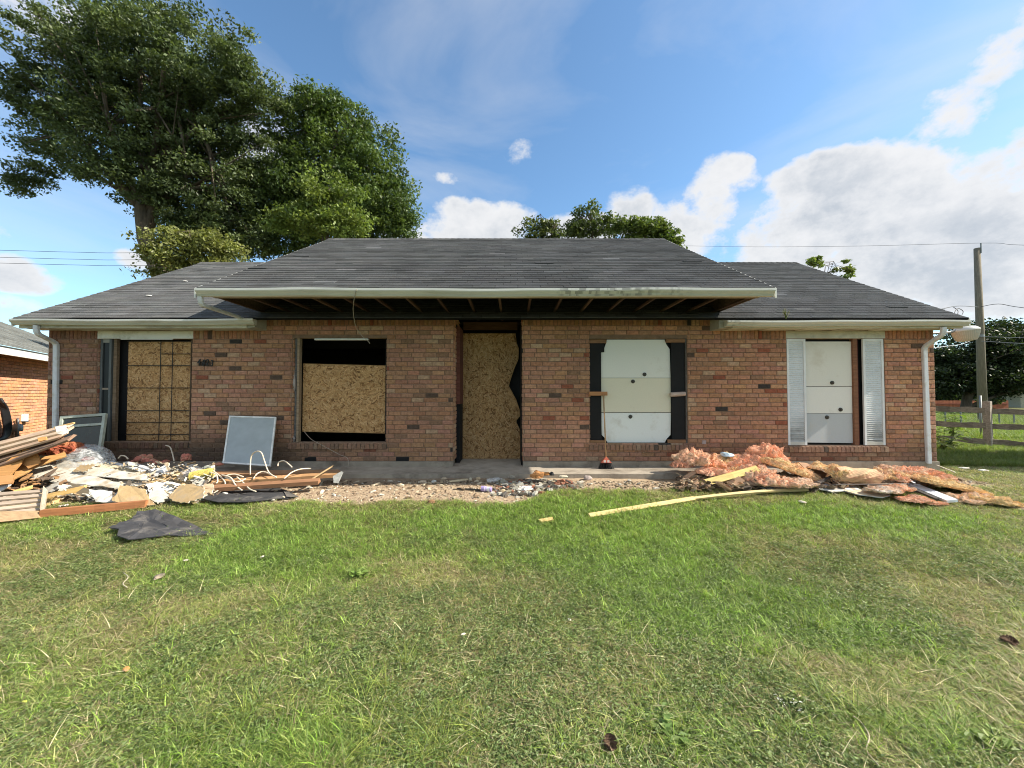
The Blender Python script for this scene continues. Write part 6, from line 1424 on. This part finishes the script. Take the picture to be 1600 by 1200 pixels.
board('white_trim_board', 'white trim board slanting forward between the insulation clumps', 'trim board', tb_a, tb_b, .11, .03, (.66,.68,.72), R(8), m_plain)
board('dark_strip', 'dark edging strip lying beside the white trim board', 'strip', P(1412,758,5.0), P(1464,780,4.62), .04, .02, (.05,.045,.04), R(0), m_plain)
board('white_lath', 'thin white strip above the white trim board', 'strip', P(1418,748,5.2), P(1432,757,5.05), .03, .012, (.62,.62,.62), 0, m_plain)
cable('thin_rod', [P(1300,757,4.98), P(1380,756.5,5.0), P(1470,755,5.05)], .007, (.10,.08,.07), 'thin dark rod lying across the front of the roll', 'rod')
for i, (pts, Y0, lab) in enumerate((([(1256,757),(1290,755),(1330,759),(1346,765),(1300,768),(1270,762)], 4.95, 'flat white sheet in front of the paper faced roll'), ([(1186,760),(1208,757),(1232,759),(1226,763),(1196,763)], 5.0, 'narrow white strip under the pink clumps'),
       ([(1358,758),(1380,757),(1398,766),(1390,771),(1370,768)], 4.85, 'white drywall chip left of the trim board'), ([(1284,746),(1300,748),(1296,754),(1280,753)], 5.15, 'white sheet corner at the left end of the roll'), ([(1318,766),(1350,766),(1392,773),(1380,777),(1340,772)], 4.75, 'cream paper strip at the grass edge'))):
    cx = sum(p[0] for p in pts)/len(pts); cy = sum(p[1] for p in pts)/len(pts); plate('white_sheet', lab, 'drywall', pts, Y0, float(gz(P(cx,cy,Y0).x, Y0)) + .05, 0, .08, .012, (.70,.69,.66) if i < 4 else (.66,.52,.36), jit=.8, seed=i+60, group='white scraps in the right heap')
lump2('blue_wrapper', 'crumpled blue and white wrapper on top of the insulation', 'wrapper', 1137, 711, 5.75, .09, .03, (.45,.60,.72), 91, 1, m_plain)
board('white_stick', 'thin white stick on the grass at the right house corner', 'stick', P(1464,727,6.1), P(1492,738,5.75), .012, .012, (.66,.62,.52))
for (px, py, lab) in ((1507,738,'larger white fleck on the dark grass right of the house'),(1537,742,'small white fleck on the dark grass near the right edge')):
    p = G(px, py); lumpy('paper_fleck', lab, 'litter', p+Vector((0,0,.07)), (.07,.04,.012), 0, px, (.66,.66,.62), (.6,.6,.55), .8, 3, m_paper)
mound('rubble', 'brown splinters and dirt under the right insulation heap', 'rubble', 1060, 1330, 5.0, 5.7, lambda x, y: .10, 900, [(.30,.2,.13),(.45,.34,.22),(.15,.11,.08),(.55,.35,.22)], 8)
for (px, py, lab) in ((233,464,'bright white flake on the left roof slope'),(290,441,'tiny white flake higher on the left roof slope')):
    d = ray(px, py); t_ = (EZ - sl*EY - EYE.z)/(d.z - sl*d.y); p = EYE + d*t_; lumpy('roof_flake', lab, 'litter', p + Vector((0,-.01,.02)), (.05,.02,.015), .3, px, (.7,.7,.68), (.6,.6,.6), .6, 2, m_paper)

# small weeds and a dead twig in the near lawn
for (px, py, h_, lf, cols, lab, sd_) in ((1236,1112,.07,.016,((.62,.62,.55),(.25,.3,.12)),'little patch of white flowering weed near the bottom right of the lawn',22),
     (1560,1175,.06,.04,((.22,.30,.08),(.28,.34,.1)),'low pale broad leaved weed in the bottom right corner',23), (560,905,.07,.05,((.17,.26,.06),(.22,.3,.08)),'broad leaved weed in the lawn below the doorway on the left',24), (1045,1150,.06,.045,((.14,.22,.06),(.2,.27,.08)),'broad leaved weed right of the bottom pine cone',25)):
    p = G(px, py); weed('lawn_weed', lab, 'weed', p, h_, 9, lf, cols, sd_, .09)
cable('dead_twig', [G(1332,1118,.04), G(1345,1128,.03), G(1358,1150,.04), G(1354,1172,.03), G(1372,1195,.04)], .0028, (.42,.35,.25), 'pale crooked dead twig lying in the bottom right of the lawn', 'twig', n=5)
cable('dead_twig', [G(193,895,.03), G(200,902,.04), G(192,912,.04), G(199,918,.03)], .004, (.45,.40,.28), 'small hooked dry twig in the left lawn', 'twig', n=5)
